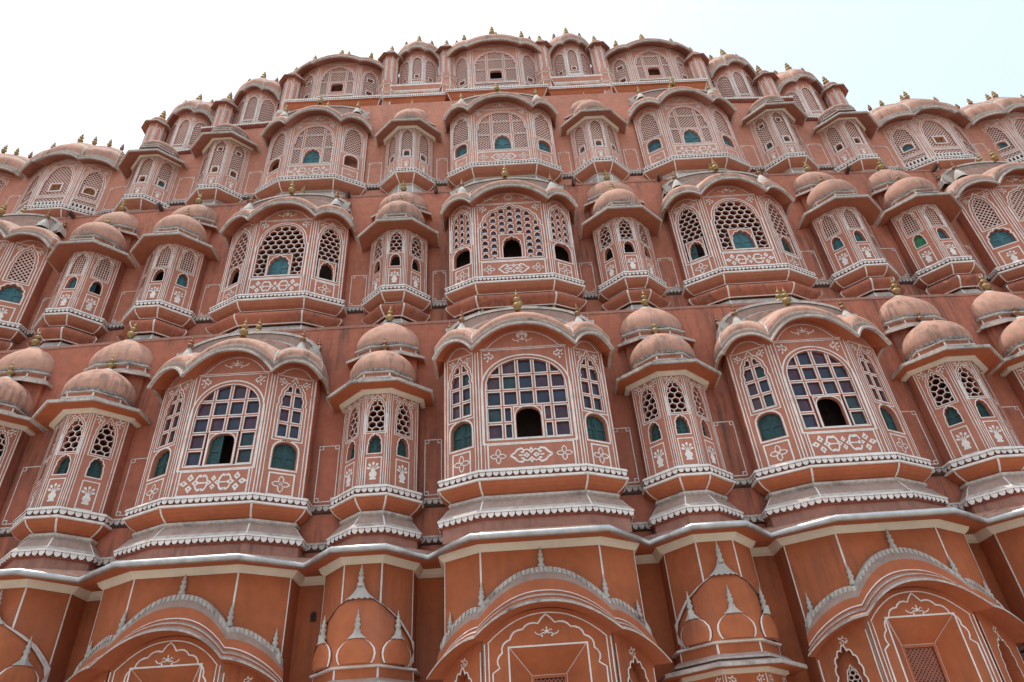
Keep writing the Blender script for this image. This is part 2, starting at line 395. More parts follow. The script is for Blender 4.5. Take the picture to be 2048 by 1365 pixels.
def hexes(mb, fr, r, R0=.075, w0=-.025, w1=-.07, ex=None, t=.16, back=None, sq=.92):
    u0, z0, u1, z1 = r; dx = R0*math.sqrt(3); dz = R0*1.5*sq
    cl = lambda x, z: (min(max(x, u0), u1), min(max(z, z0), z1))
    nr = int((z1-z0)/dz)+3; nc = int((u1-u0)/dx)+3; cu = (u0+u1)/2
    for j in range(-1, nr):
        for i in range(-nc, nc+1):
            cx = cu+i*dx+(dx/2 if j % 2 else 0); cz = z0+j*dz+R0*.4
            if cx < u0-R0 or cx > u1+R0 or cz < z0-R0 or cz > z1+R0: continue
            if ex and any(e[0]-R0*.3 < cx < e[2]+R0*.3 and e[1]-R0*.3 < cz < e[3]+R0*.3 for e in ex): continue
            A = []; B = []; C = []
            for k in range(6):
                a = math.pi/6+k*math.pi/3; c, s_ = math.cos(a), math.sin(a)*sq
                A.append(cl(cx+R0*c, cz+R0*s_)); B.append(cl(cx+R0*(1-t*.55)*c, cz+R0*(1-t*.55)*s_)); C.append(cl(cx+R0*(1-t*1.15)*c, cz+R0*(1-t*1.15)*s_))
            for k in range(6):
                l = (k+1) % 6
                mb.poly([fr.P(A[k][0], w0, A[k][1]), fr.P(A[l][0], w0, A[l][1]), fr.P(B[l][0], w0, B[l][1]), fr.P(B[k][0], w0, B[k][1])], 'white')
                mb.poly([fr.P(B[k][0], w0, B[k][1]), fr.P(B[l][0], w0, B[l][1]), fr.P(C[l][0], w0-.006, C[l][1]), fr.P(C[k][0], w0-.006, C[k][1])], 'face')
                mb.poly([fr.P(C[k][0], w0-.006, C[k][1]), fr.P(C[l][0], w0-.006, C[l][1]), fr.P(C[l][0], w1, C[l][1]), fr.P(C[k][0], w1, C[k][1])], 'jali_side')
def pane(mb, fr, cell, hole, gl, w0=-.02, wg=-.055):
    """one glazed light: pink bar surround, white edge line, reveal and tinted glass"""
    e = offpoly(hole, .015)
    fill(mb, fr, cell, [e], w0, 'face')
    n = len(hole)
    for i in range(n):
        j = (i+1) % n
        mb.poly([fr.P(e[i][0], w0, e[i][1]), fr.P(e[j][0], w0, e[j][1]), fr.P(hole[j][0], w0+.001, hole[j][1]), fr.P(hole[i][0], w0+.001, hole[i][1])], 'white')
    reveal(mb, fr, hole, w0, wg, 'jali_side')
    if gl: mb.poly([fr.P(x, wg, z) for x, z in hole], gl)
GL = ['glass_blue', 'glass_purple', 'glass_green', 'glass_plum', 'glass_blue', 'glass_purple', 'glass_blue']
def panegrid(mb, fr, r, nu, zs, ex=None, seed=1, narrow=None):
    rr = random.Random(seed); u0, z0, u1, z1 = r; p = (u1-u0)/nu
    for j in range(len(zs)-1):
        for i in range(nu):
            a, b = u0+p*i, u0+p*(i+1); c, d = zs[j], zs[j+1]
            e = None
            if ex and a < ex[2]-1e-3 and b > ex[0]+1e-3 and c < ex[3]-1e-3: e = ex
            if e:
                if a < e[0]-.05: b = e[0]
                elif b > e[2]+.05: a = e[2]
                else:
                    if d > e[3]+.05: c = e[3]
                    else: continue
            m_ = min(.028, (b-a)*.22)
            pane(mb, fr, rect(a, c, b, d), rect(a+m_, c+.026, b-m_, d-.026), rr.choice(GL))

# ---- window openings in a face
def opening(body, fr, P, depth=.07, l1=(.012, .034), l2=None, mt='white', rm='face'):
    reveal(body, fr, P, 0, -depth, rm)
    ring(body, fr, P, l1[0], l1[1], .003, mt)
    if l2: ring(body, fr, P, l2[0], l2[1], .003, mt)
def inner_window(scr, fr, box, P, w=-.012, mt='face'):
    """framed small window set into a lattice"""
    fill(scr, fr, rect(*box), [P], w, mt)
    ring(scr, fr, P, .008, .022, w+.003, 'white')
    b = (box[0]+.012, box[1]+.012, box[2]-.012, box[3]-.012)
    ring(scr, fr, rect(*b), -.010, .006, w+.002, 'white')
    reveal(scr, fr, P, w, -.08, mt); reveal(scr, fr, rect(*box), w, -.055, 'jali_side')
def shutter_leafs(fr, hw, z0, zt, mt='shutter', cu=0, w=-.065, leaves=(1, 1)):
    mb = MB()
    for k, sx in enumerate((-1, 1)):
        if not leaves[k]: continue
        a, b = (cu-hw, cu-.006) if sx < 0 else (cu+.006, cu+hw)
        H = zt-z0
        def slab(a, b, c, d, w1, w0=w-.03):
            mb.poly([fr.P(a, w1, c), fr.P(b, w1, c), fr.P(b, w1, d), fr.P(a, w1, d)], mt)
            reveal(mb, fr, rect(a, c, b, d), w1, w0, mt)
        slab(a, b, z0, zt, w-.012)
        t = hw*.16
        slab(a, a+t, z0, zt, w); slab(b-t, b, z0, zt, w)
        for q in (0, .46, .92): slab(a+t, b-t, z0+H*q, z0+H*q+H*.09, w-.001)
        for q in (.28, .72): blob(mb, fr, (a+b)/2, z0+H*q, hw*.1, hw*.1, w=w-.008, mt=mt, n=6)
    # centre post
    if all(leaves): mb.poly([fr.P(cu-.008, w+.006, z0), fr.P(cu+.008, w+.006, z0), fr.P(cu+.008, w+.006, zt), fr.P(cu-.008, w+.006, zt)], mt)
    return mb
def balustrade(mb, fr, u0, u1, z0, z1, p=.085):
    """row of pierced baluster shapes, white with diamond piercings above"""
    zm = z0+(z1-z0)*.60; n = max(3, round((u1-u0)/p)); q = (u1-u0)/n
    for i in range(n+1):
        u = u0+q*i
        for a, b, c, d in ((.30, z0, .20, z0+(zm-z0)*.45), (.20, z0+(zm-z0)*.45, .34, zm)):
            mb.poly([fr.P(u-q*a, -.012, b), fr.P(u+q*a, -.012, b), fr.P(u+q*c, -.012, d), fr.P(u-q*c, -.012, d)], 'white')
    r = (u0, zm, u1, z1); diamonds(mb, fr, r, pu=q, pz=(z1-zm)/1.5, wd=.018, w0=-.014, w1=-.04)
    mb.poly([fr.P(u0, -.011, zm-.012), fr.P(u1, -.011, zm-.012), fr.P(u1, -.011, zm+.008), fr.P(u0, -.011, zm+.008)], 'white')

# ---- sweeps along a bay's plan
def sweep(mb, ch, prof, mats, smooth=False):
    """prof: [(offset, z)...]; mats one per step"""
    prev = None
    for k, (o, z) in enumerate(prof):
        c = [(p.x, p.y, z) for p in offchain(ch, o)]
        if prev:
            for i in range(len(c)-1): mb.poly([prev[i], prev[i+1], c[i+1], c[i]], mats[k-1], smooth)
        prev = c
def seams(mb, ch, prof, idx, wd=.016, mt='white', lift=.005):
    """painted white lines down the arrises of a swept moulding"""
    for k in range(len(prof)-1):
        (o0, z0), (o1, z1) = prof[k], prof[k+1]
        A, B = offchain(ch, o0+lift), offchain(ch, o1+lift)
        for i in idx:
            for j in (i-1, i+1):
                if j < 0 or j >= len(ch): continue
                d = (Vector(ch[j])-Vector(ch[i])).normalized()*wd
                mb.poly([(A[i].x, A[i].y, z0-.002), (A[i].x+d.x, A[i].y+d.y, z0-.002), (B[i].x+d.x, B[i].y+d.y, z1-.002), (B[i].x, B[i].y, z1-.002)], mt)
PR2 = 0
def scallops(mb, ch, off, z0, z1, pitch, mt='white', gap=.12):
    c = offchain(ch, off)
    for i in range(len(c)-1):
        L = (c[i+1]-c[i]).length; n = max(1, round(L/pitch)); p = L/n; fr = Frame(c[i], c[i+1])
        for k in range(n):
            u = -L/2+p*(k+.5); h = (z0-z1)*PR.uniform(.88, 1.06); a = p*(.5-gap/2)
            pts = [(u-a, z0), (u-a, z0-h*.45), (u-a*.62, z0-h*.82), (u, z0-h), (u+a*.62, z0-h*.82), (u+a, z0-h*.45), (u+a, z0)]
            mb.poly([fr.P(x, 0, z) for x, z in pts], mt)
            mb.poly([fr.P(pts[q][0], 0, pts[q][1]) for q in (2, 3, 4)]+[fr.P(pts[q][0], -.02, pts[q][1]) for q in (4, 3, 2)], mt)
def lathe(prof, n=16, mt='gold', smooth=True, c=(0, 0), a0=0, a1=2*math.pi, mb=None, sy=1):
    mb = mb or MB(); full = abs(a1-a0-2*math.pi) < 1e-6
    rows = []
    for r, z in prof:
        rows.append([(c[0]+r*math.cos(a0+(a1-a0)*i/n), c[1]+sy*r*math.sin(a0+(a1-a0)*i/n), z) for i in range(n if full else n+1)])
    mb.grid(rows, mt, smooth, closed=full); return mb
def finial_mb(h, mt='gold', stack=2):
    P = [(.11, 0), (.15, .02), (.08, .05), (.05, .09), (.13, .13), (.195, .20), (.19, .27), (.12, .33), (.045, .37), (.04, .40), (.10, .43), (.15, .49), (.14, .54), (.07, .59), (.03, .62), (.03, .65), (.075, .68), (.095, .72), (.06, .76), (.025, .79), (.03, .83), (.02, .88), (.006, 1)]
    return lathe([(r*h*.92, z*h) for r, z in P], 12, mt)
def dome_profile(r, z0, zt):
    H = zt-z0
    return [(r*a, z0+H*b) for a, b in ((.93, 0), (.985, .07), (1.01, .16), (1.0, .27), (.95, .39), (.87, .50), (.76, .60), (.62, .69), (.47, .77), (.33, .835), (.22, .88), (.17, .91))]
def dome_cap(mb, r, z0, zt, c=(0, 0), sy=1, n=14):
    H = zt-z0; lathe([(r*a, z0+H*b) for a, b in ((.31, .845), (.27, .868), (.17, .925), (.08, .97), (.05, 1.02))], n, 'dirty', mb=mb, c=c, sy=sy)
def petals(mb, c, r, z0, z1, n, mt='dirty', sy=1):
    """lotus-petal band at the springing of a dome"""
    for i in range(n):
        a = 2*math.pi*i/n; b = a+2*math.pi/n*.86; m_ = (a+b)/2
        f = lambda t, rr, z: (c[0]+rr*math.cos(t), c[1]+sy*rr*math.sin(t), z)
        mb.poly([f(a, r, z0), f(b, r, z0), f(b, r*1.01, z0+(z1-z0)*.55), f(m_, r*1.005, z1), f(a, r*1.01, z0+(z1-z0)*.55)], mt)

# ---- tri-lobed cornice and ribbed roof of the large bays
def lobed(ch, zj, zc, zt, ovh, din, K, yw, side=.55, nseg=16, ret=.06, soff='orange', rear=None):
    """returns eave mesh, roof mesh and the function giving the inner height on each segment"""
    ns = len(ch)-1; mid = ns//2
    ends = [zt]*(ns+1); ends[mid] = zj; ends[mid+1] = zj
    bul = [ret]*ns; bul[mid] = zc-zj
    if ns >= 3:
        bul[mid-1] = bul[mid+1] = (zc-zj)*side
    def zl(i, t):
        return ends[i]+(ends[i+1]-ends[i])*t+bul[i]*(1-abs(2*t-1)**2.3)
    lip = offchain(ch, ovh); inner = offchain(ch, 0); inn2 = offchain(ch, [o-.045 for o in ovh])
    eave = MB(); roof = MB()
    top = []
    for i in range(ns):
        S = []
        for k in range(nseg+1):
            t = k/nseg; a = lip[i].lerp(lip[i+1], t); b = inner[i].lerp(inner[i+1], t); c = inn2[i].lerp(inn2[i+1], t)
            S.append((a, b, c, zl(i, t), t))
        eave.grid([[(b.x, b.y, z+din) for a, b, c, z, t in S], [(c.x, c.y, z) for a, b, c, z, t in S]], soff)
        eave.grid([[(c.x, c.y, z) for a, b, c, z, t in S], [(a.x, a.y, z-.006) for a, b, c, z, t in S]], 'dirty', False)
        eave.grid([[(a.x, a.y, z-.006) for a, b, c, z, t in S], [(a.x, a.y, z+.034) for a, b, c, z, t in S]], 'dirty', False)
        steps = [(0, .034, 'dirty'), (.03, .045, 'mauve'), (.095, .06, 'mauve'), (.10, .125, 'dirty'), (.075, .135, 'dirty'), (.07, .155, 'dome'), (.065, .20, 'dome'), (.085, .255, 'dome'), (.13, .305, 'dome'), (.20, .345, 'dome'), (.225, .35, 'dirty'), (.23, .375, 'dome'), (.29, .42, 'dome'), (.37, .47, 'mauve'), (.52, .53, 'mauve'), (.80, .58, 'mauve')]
        rows = []; ms = []
        for d, dz, mt in steps:
            row = []; q = min(1, d/.80)
            for a, b, c, z, t in S:
                zs = zc-.22*min(1, abs(b.x)/1.15)
                zz = z*(1-q)+zs*q+(dz if dz < .13 else .125+(dz-.125)*K)
                row.append((a.x+(b.x*.82-a.x)*q, a.y+(yw-a.y)*q, zz))
            rows.append(row); ms.append(mt)
        roof.grid(rows, ms[:-1], True)
        # white rib line on the valley between two lobes
        for e in (0, nseg):
            if (i == 0 and e == 0) or (i == ns-1 and e == nseg): continue
            for q in range(3, len(rows)-3):
                p0 = Vector(rows[q][e]); p1 = Vector(rows[q+1][e]); sgn = 1 if e == 0 else -1
                n0 = Vector(rows[q][e+sgn]); d = (n0-p0); d = d.normalized()*.024
                roof.poly([p0+Vector((0, -.004, .006)), p0+d+Vector((0, -.004, .006)), p1+d+Vector((0, -.004, .006)), p1+Vector((0, -.004, .006))], 'dirty')
    return eave, roof, (lambda i, t: zl(i, t)+din)

YW = .52
def chain(w_, W_, g, yw=YW): return [(-W_, yw), (-W_, g), (-w_, 0), (w_, 0), (W_, g), (W_, yw)]

# ---- base mouldings by storey (local z: 0 = underside of the ledge)
def base(mb, ch, tier):
    pitch = .088 if tier == 1 else .07
    if tier in (1, 2, 3):
        sweep(mb, ch, [(-.02, .150), (.075, .150), (.085, .125), (.085, .112)], ['ledge_grey', 'white', 'white'])
        sweep(mb, ch, [(.085, .112), (.055, .108), (.055, .030), (.085, .028), (.085, .0), (.06, -.004)], ['maroon', 'maroon', 'maroon', 'white', 'white'])
        scallops(mb, ch, .075, .112, .045 if tier == 1 else .055, pitch)
    if tier == 1:
        cove = [(.06, -.004), (.035, -.05), (-.01, -.095), (-.07, -.135), (-.11, -.155)]
        sweep(mb, ch, cove, ['orange']*4, True); seams(mb, ch, cove, range(1, len(ch)-1), .014)
        sweep(mb, ch, [(-.11, -.155), (-.06, -.165), (-.055, -.20), (-.085, -.222)], ['dirty']*3)
        sl = [(-.085, -.222), (-.045, -.26), (.03, -.37), (.075, -.415)]
        sweep(mb, ch, sl, ['mauve', 'mauve', 'dirty']); seams(mb, ch, sl, range(1, len(ch)-1), .01)
        sweep(mb, ch, [(.075, -.415), (.085, -.425), (.085, -.450), (.055, -.452), (.05, -.525), (.02, -.53), (.02, -.72)], ['dirty', 'white', 'maroon', 'maroon', 'wall', 'plaster_worn'])
        scallops(mb, ch, .078, -.448, -.515, pitch)
    elif tier == 2:
        cove = [(.06, -.004), (.04, -.05), (-.01, -.10), (-.08, -.135)]
        sweep(mb, ch, cove, ['under']*3, True); seams(mb, ch, cove, range(1, len(ch)-1), .013)
        sweep(mb, ch, [(-.08, -.135), (-.075, -.15), (-.10, -.165)], ['white', 'maroon'])
        roll_ = [(-.10, -.165)]+[(-.07+.135*math.sin(t*math.pi/8), -.19-.25*t/8) for t in range(0, 9)]+[(-.11, -.455)]
        sweep(mb, ch, roll_, ['wall']*len(roll_), True); seams(mb, ch, roll_[1:], range(1, len(ch)-1), .015)
        sweep(mb, ch, [(-.075, -.437), (-.068, -.446), (-.075, -.458)], ['white', 'white'])
        pl = [(-.14, -.46), (-.11, -.50), (-.06, -.62), (-.05, -1.0)]
        sweep(mb, ch, pl, ['mauve', 'dirty', 'mauve']); seams(mb, ch, pl, range(1, len(ch)-1), .012)
    elif tier == 3:
        cove = [(.06, -.004), (.035, -.05), (-.02, -.11), (-.10, -.16)]
        sweep(mb, ch, cove, ['under']*3, True); seams(mb, ch, cove, range(1, len(ch)-1), .013)
        pl = [(-.10, -.165), (-.15, -.17), (-.12, -.2), (-.07, -.30), (-.06, -.9)]
        sweep(mb, ch, pl, ['white', 'mauve', 'mauve', 'dirty']); seams(mb, ch, pl[1:], range(1, len(ch)-1), .012)
    elif tier == 4:
        sweep(mb, ch, [(-.02, .13), (.07, .13), (.075, .10), (.05, .095), (.05, .04), (.08, .035), (.08, .0), (0, -.01), (0, -1)], ['dirty', 'white', 'maroon', 'maroon', 'maroon', 'white', 'orange', 'orange'])
        scallops(mb, ch, .072, .10, .055, .06)

# ------------------------------------------------------------------ bays
BIG = {  # front half width, outer half width, side depth
 'c': (.705, 1.215, .25), 'b': (.585, 1.165, .31), 's': (.185, .555, .345), 'b5': (.42, 1.0, .33)}
def face_mat(t): return 'face' if t < 3 else 'face_top_glare'

def side_shutter_type(t): return 'shutter' if t == 1 else 'shutter_blue'
def corner_lines(mb, fr, hw, z0, z1, tops, wd=.02, inset=(.02, .075)):
    for sx in (-1, 1):
        for a in inset: stroke(mb, fr, [(sx*(hw-a), z0), (sx*(hw-a), z1)], wd if a == inset[0] else wd*.8)
    if tops: stroke(mb, fr, [(-(hw-inset[1]), z1), (hw-inset[1], z1)], wd*.8, w=.006)

TP = {1: dict(zj=1.95, zc=2.38, zt=2.0, din=.12, frt=2.11), 2: dict(zj=1.83, zc=2.24, zt=1.86, din=.15, frt=2.03),
      3: dict(zj=1.72, zc=2.19, zt=1.78, din=.18, frt=2.04), 4: dict(zj=1.80, zc=2.07, zt=1.82, din=.25, frt=2.07),
      '4b': dict(zj=1.60, zc=1.84, zt=1.64, din=.22, frt=1.88), 'b5': dict(zj=1.40, zc=1.63, zt=1.50, din=.16, frt=1.63)}
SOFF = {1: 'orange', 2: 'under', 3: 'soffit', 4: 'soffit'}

def big_meshes(key, tier, size, style):
    """returns dict name->mesh list for a large bay"""
    if key in MESH: return MESH[key]
    w_, W_, g = BIG[size]; ch = chain(w_, W_, g); q = TP['b5' if size == 'b5' else ('4b' if (tier == 4 and size == 'b') else tier)]; fm = face_mat(tier)
    body = MB(); parts = []
    eave, roof, zin = lobed(ch, q['zj'], q['zc'], q['zt'], [.15, .30, .30, .30, .15], q['din'], {'b5': 2.15, 'c': 2.0 if tier == 4 else 1.0}.get(size, 1.0), YW, soff=SOFF[tier])
    base(body, ch, tier)
    shut = {}
    for idx, seg in enumerate((1, 2, 3)):
        fr = Frame(ch[seg], ch[seg+1]); hw = fr.hw; front = seg == 2
        top = [(hw-2*hw*k/14, zin(seg, 1-k/14)) for k in range(15)]
        outer = [(-hw, .14), (hw, .14)]+top
        ft = q['frt']
        if not front: ft = min(ft, q['zj']+q['din']+.02)
        ins = (.02, .075) if front else (.02, .065)
        corner_lines(body, fr, hw, .152, ft, True, inset=ins)
        # tympanum line
        tl = [(-hw+.05+(2*hw-.1)*k/14, ft+.02+max(0, zin(seg, k/14)-ft-.09)) for k in range(15)]
        if front or True: stroke(body, fr, tl, .016)
        if front: stroke(body, fr, [(-hw+.05, ft+.03), (hw-.05, ft+.03)], .014)
        scr = MB(); holes = []
        iw = hw-.075-.02
        if style.startswith('balcony'):
            zb, zb1 = .17, .44
            balustrade(scr, fr, -iw, iw, zb, zb1)
            H = rect(-iw, zb, iw, zb1); holes.append(H); reveal(body, fr, H, 0, -.06, 'jali_side'); ring(body, fr, H, .0, .02, .003, 'white')
            zw0 = .50
        else:
            pz = (.17, .55)
            pb = rect(-iw+.01, pz[0], iw-.01, pz[1]) if front else rect(-iw*.78, pz[0], iw*.78, pz[1]-.04)
            ring(body, fr, pb, -.022, 0, .003, 'white')
            if tier == 3 and not front: crest(body, fr, .34, .12)
            elif front:
                if size == 'c': cartouche(body, fr, .36, iw*.42); quatrefoil(body, fr, -iw*.74, .36, .17); quatrefoil(body, fr, iw*.74, .36, .17)
                else: long_scrolls(body, fr, .36, iw*.95)
            elif style == 'far': vase(body, fr, 0, .32, .26)
            else: quatrefoil(body, fr, 0, .34, .19 if tier < 3 else .15)
            zw0 = .62 if front else .57
        # corner flowers and crest
        if tier < 4:
            s_ = .17 if front else .13
            for sx in (-1, 1): corner_flower(body, fr, sx*(hw-ins[1]-.03), ft-.05, s_, -sx)
        if front and tier < 4:
            zc_ = (ft+zin(2, .5))/2+.01
            if size == 'c' and tier == 2: sun_face(body, fr, zc_, .13); crest(body, fr, zc_-.03, .15, -.36); crest(body, fr, zc_-.03, .15, .36)
            elif size == 'c' and tier == 1: crest(body, fr, zc_-.02, .16); blob(body, fr, 0, zc_+.09, .045, .05, n=6); blob(body, fr, -.06, zc_+.05, .03, .05, n=6); blob(body, fr, .06, zc_+.05, .03, .05, n=6)
            else: crest(body, fr, zc_-.01, .2)
        # ---- the window of each face
        if style == 'glazed':
            if front:
                P = arch(iw-.03, .62, 1.42, 1.94, 16, notch=.0, p=2.3); holes.append(P); opening(body, fr, P, .08, (.0, .016), (.055, .078))
                nu = 5 if size == 'c' else 4; e = (-.215, .62, .215, 1.145)
                panegrid(scr, fr, (-iw+.02, .62, iw-.02, 1.96), nu, [.62, .88, 1.145, 1.41, 1.67, 1.96], ex=e, seed=hash(size) % 7 if False else (3 if size == 'c' else 5))
                O = arch(.175, .625, .96, 1.125, 10, p=2.6); inner_window(scr, fr, e, O, w=-.018)
                shut[seg] = (fr, .175, .625, 1.125, 0)
            else:
                hs = .165; O = arch(hs, .575, .84, .99, 8, p=2.4); holes.append(O); opening(body, fr, O, .08)
                P = foil(hs, 1.06, 1.62, 1.96, 7, .12); holes.append(P); opening(body, fr, P, .08, (0, .013), (.04, .056))
                panegrid(scr, fr, (-hs-.01, 1.06, hs+.01, 1.99), 2, [1.06, 1.31, 1.56, 1.81, 1.99], seed=11+seg)
                shut[seg] = (fr, hs, .575, .99, 0)
        elif style == 'cusped':
            if front: hs, z0, zs, zt_, e, O = iw-.03, .62, 1.42, 1.94, (-.215, .62, .215, 1.19), foil(.17, .625, .99, 1.15, 5, .12)
            else: hs, z0, zs, zt_, e, O = .19, 1.08, 1.62, 1.96, None, arch(.17, .59, .86, 1.02, 8)
            P = foil(hs, z0, zs, zt_, 9 if front else 7, .07); holes.append(P); opening(body, fr, P, .08, (0, .013), (.045, .065))
            pu = .17 if front else .12; pz = .165; n = round(2*hs/pu); pu = 2*(hs+.01)/n; rr = random.Random(5)
            for i in range(n):
                a = -hs-.01+pu*i; zb = z0-(.08 if i % 2 else 0)
                for j in range(10):
                    c = zb+pz*j; d = c+pz
                    if c > zt_+.06: break
                    if e and abs(a+pu/2) < 1.5*pu and (c+d)/2 < e[3]: continue
                    h = [(x+a+pu/2, z) for x, z in foil(pu*.5-.026, c+.026, c+.075, d-.022, 3, .2, 3)]
                    pane(scr, fr, rect(a, c, a+pu, d), h, rr.choice(['glass_lilac', 'glass_blue', 'glass_blue', 'glass_lilac', 'glass_plum']))
            if e: inner_window(scr, fr, (-1.5*pu, .62, 1.5*pu, 1.24), O, w=-.010)
            else: holes.append(O); opening(body, fr, O, .08)
            shut[seg] = (fr, .17, .60, 1.14, 0)
        elif style == 'hex':
            hs = iw-.05 if front else .20
            z0 = .62 if front else .58
            P = arch(hs, z0, 1.42, 1.92, 14, notch=.035, p=2.2) if front else foil(hs, z0, 1.56, 1.92, 7, .1)
            holes.append(P); opening(body, fr, P, .09, (0, .016), (.045, .065))
            hh = .19 if front else .125; zt_ = 1.10 if front else 1.0
            e = (-hh-.05, z0, hh+.05, zt_+.06); O = foil(hh, z0+.005, z0+(zt_-z0)*.62, zt_, 5, .12)
            hexes(scr, fr, (-hs-.03, z0, hs+.03, 1.95), .086 if front else .075, ex=[e]); inner_window(scr, fr, e, O)
            shut[seg] = (fr, hh, z0+.005, zt_, 0)
        elif style == 'far':
            hs = iw-.05
            if front: P = foil(hs, 1.12, 1.5, 1.92, 9, .07); z0 = 1.12
            else: P = foil(hs*.85, 1.12, 1.56, 1.9, 7, .1); z0 = 1.12
            holes.append(P); opening(body, fr, P, .09, (0, .014), (.045, .065))
            diamonds(scr, fr, (-hs-.02, z0, hs+.02, 1.95), .082, .09, .018)
            hh = .19; O = foil(hh, .63, .86, 1.02, 5, .14); holes.append(O); opening(body, fr, O, .08)
            shut[seg] = (fr, hh, .63, 1.02, 0)
        elif style == 'framed':      # third storey: diamond lattice in nine framed lights
            if front:
                hs = iw-.03; z0 = .62
                P = arch(hs, z0, 1.34, 1.93, 18, notch=.045, p=2.5); holes.append(P); opening(body, fr, P, .09, (0, .016), (.045, .06))
                nine(scr, fr, hs, z0, 1.97, (.205, 1.16), foil(.185, z0+.01, .92, 1.12, 5, .1), fm)
                shut[seg] = (fr, .185, z0+.01, 1.13, 0)
            else:
                hs = .20; O = arch(.15, .62, .86, .98, 8); holes.append(O); opening(body, fr, O, .08)
                P = foil(hs, 1.06, 1.58, 1.93, 7, .1); holes.append(P); opening(body, fr, P, .09, (0, .014), (.04, .055))
                diamonds(scr, fr, (-hs-.02, 1.06, hs+.02, 1.96), .078, .088, .0175)
                shut[seg] = (fr, .15, .62, .98, 0)
        elif style == 'balcony_top':
            if front:
                hs = iw-.03; z0 = .52
                zt_ = 1.90 if size == 'c' else 1.76; P = foil(hs, z0, zt_-.52, zt_, 11, .07); holes.append(P); opening(body, fr, P, .09, (0, .016), (.045, .06))
                nine(scr, fr, hs, z0, zt_+.03, (.21, 1.10), arch(.165, .66, .95, 1.04, 8, p=4), fm, cz0=.60)
            else:
                hs = .19; zt_ = 1.86 if size == 'c' else 1.66; P = foil(hs, .52, zt_-.36, zt_, 7, .1); holes.append(P); opening(body, fr, P, .09, (0, .014), (.04, .055))
                ex = [(-.11, .60, .11, .84)]
                if size == 'b': ex.append((-.11, 1.20, .11, 1.42))
                diamonds(scr, fr, (-hs-.02, .52, hs+.02, zt_+.03), .078, .088, .018, ex=ex)
                for e in ex: inner_window(scr, fr, e, rect(e[0]+.035, e[1]+.04, e[2]-.035, e[3]-.05), w=-.02, mt=fm)
        elif style == 'balcony_far':
            hs = iw-.02; z0 = .54
            P = (arch(hs, z0, 1.08, 1.52, 14, notch=.03) if front else foil(hs*.9, z0, 1.12, 1.44, 7, .1)); holes.append(P); opening(body, fr, P, .09, (0, .016), (.045, .06))
            e = (-.16, .66, .16, .96) if front else (-.15, .66, .15, .94)
            diamonds(scr, fr, (-hs-.02, z0, hs+.02, 1.55), .074, .084, .0172, ex=[e])
            O = rect(e[0]+.045, e[1]+.045, e[2]-.045, e[3]-.05) if front else arch(.11, e[1]+.04, .80, .90, 8)
            inner_window(scr, fr, e, O, mt=fm)
            shut[seg] = (fr, .115, .70, .91, 0)
        fill(body, fr, outer, holes, 0, fm)
        parts.append(('window_screen', scr, seg))
    # plain returns to the wall, dark room behind
    for seg in (0, 4):
        fr = Frame(ch[seg], ch[seg+1]); fill(body, fr, [(-fr.hw, .14), (fr.hw, .14), (fr.hw, zin(seg, 1)), (0, zin(seg, .5)), (-fr.hw, zin(seg, 0))], [], 0, 'wall')
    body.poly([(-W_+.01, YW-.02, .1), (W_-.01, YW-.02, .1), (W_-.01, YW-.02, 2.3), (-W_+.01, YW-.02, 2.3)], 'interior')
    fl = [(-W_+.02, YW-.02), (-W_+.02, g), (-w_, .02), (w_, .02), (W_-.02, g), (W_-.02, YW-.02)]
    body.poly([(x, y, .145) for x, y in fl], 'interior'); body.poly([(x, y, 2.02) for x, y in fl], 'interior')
    rear = MB()
    if tier < 4 and size != 'b5':
        def ell(a, h, z0_): return [(-a*math.cos(math.pi*k/24), z0_+h*math.sin(math.pi*k/24)**.8) for k in range(25)]
        o1, o2 = ell(W_*.98, .62, 2.56), ell(W_*.93, .57, 2.56); z_ = [2.56]*25
        g_ = lambda P, y: [(x, y, z) for x, z in P]
        rear.grid([g_(o1, .56), g_(o1, .33), g_(o2, .325)], ['dirty', 'dirty'], False)
        rear.grid([g_(o2, .345), [(x*.80, .36, 2.50+(z-2.5)*.84) for x, z in o2], [(x*.74, .335, 2.5+(z-2.5)*.80) for x, z in o2], [(x*.70, .34, 2.48+(z-2.5)*.77) for x, z in o2], [(x*.4, .30, 2.48) for x, z in o2]], ['mauve', 'dirty', 'dome', 'mauve'], False)
        for sx in (-1, 1):
            for k in range(7):
                t = R(60+22*k); rear.poly([(sx*W_*.93, .31, 2.60), (sx*W_*.93+sx*.13*math.cos(t), .30, 2.62+.17*math.sin(t)), (sx*W_*.93+sx*.15*math.cos(t+.19), .295, 2.62+.19*math.sin(t+.19)), (sx*W_*.93+sx*.13*math.cos(t+.36), .30, 2.62+.17*math.sin(t+.36))], 'stone')
            lathe([(.12, 2.50), (.105, 2.60), (.065, 2.69), (.03, 2.77), (.02, 2.80)], 12, 'stone', mb=rear, c=(sx*W_*.76, .17))
    res = dict(rear=rear.mesh('rear_arch') if rear.v else None, body=body.mesh('bay_window'), eave=eave.mesh('eave'), roof=roof.mesh('roof'), shut=shut,
               screens=[(n, s.mesh('window_screen'), seg) for n, s, seg in parts])
    MESH[key] = res
    return res
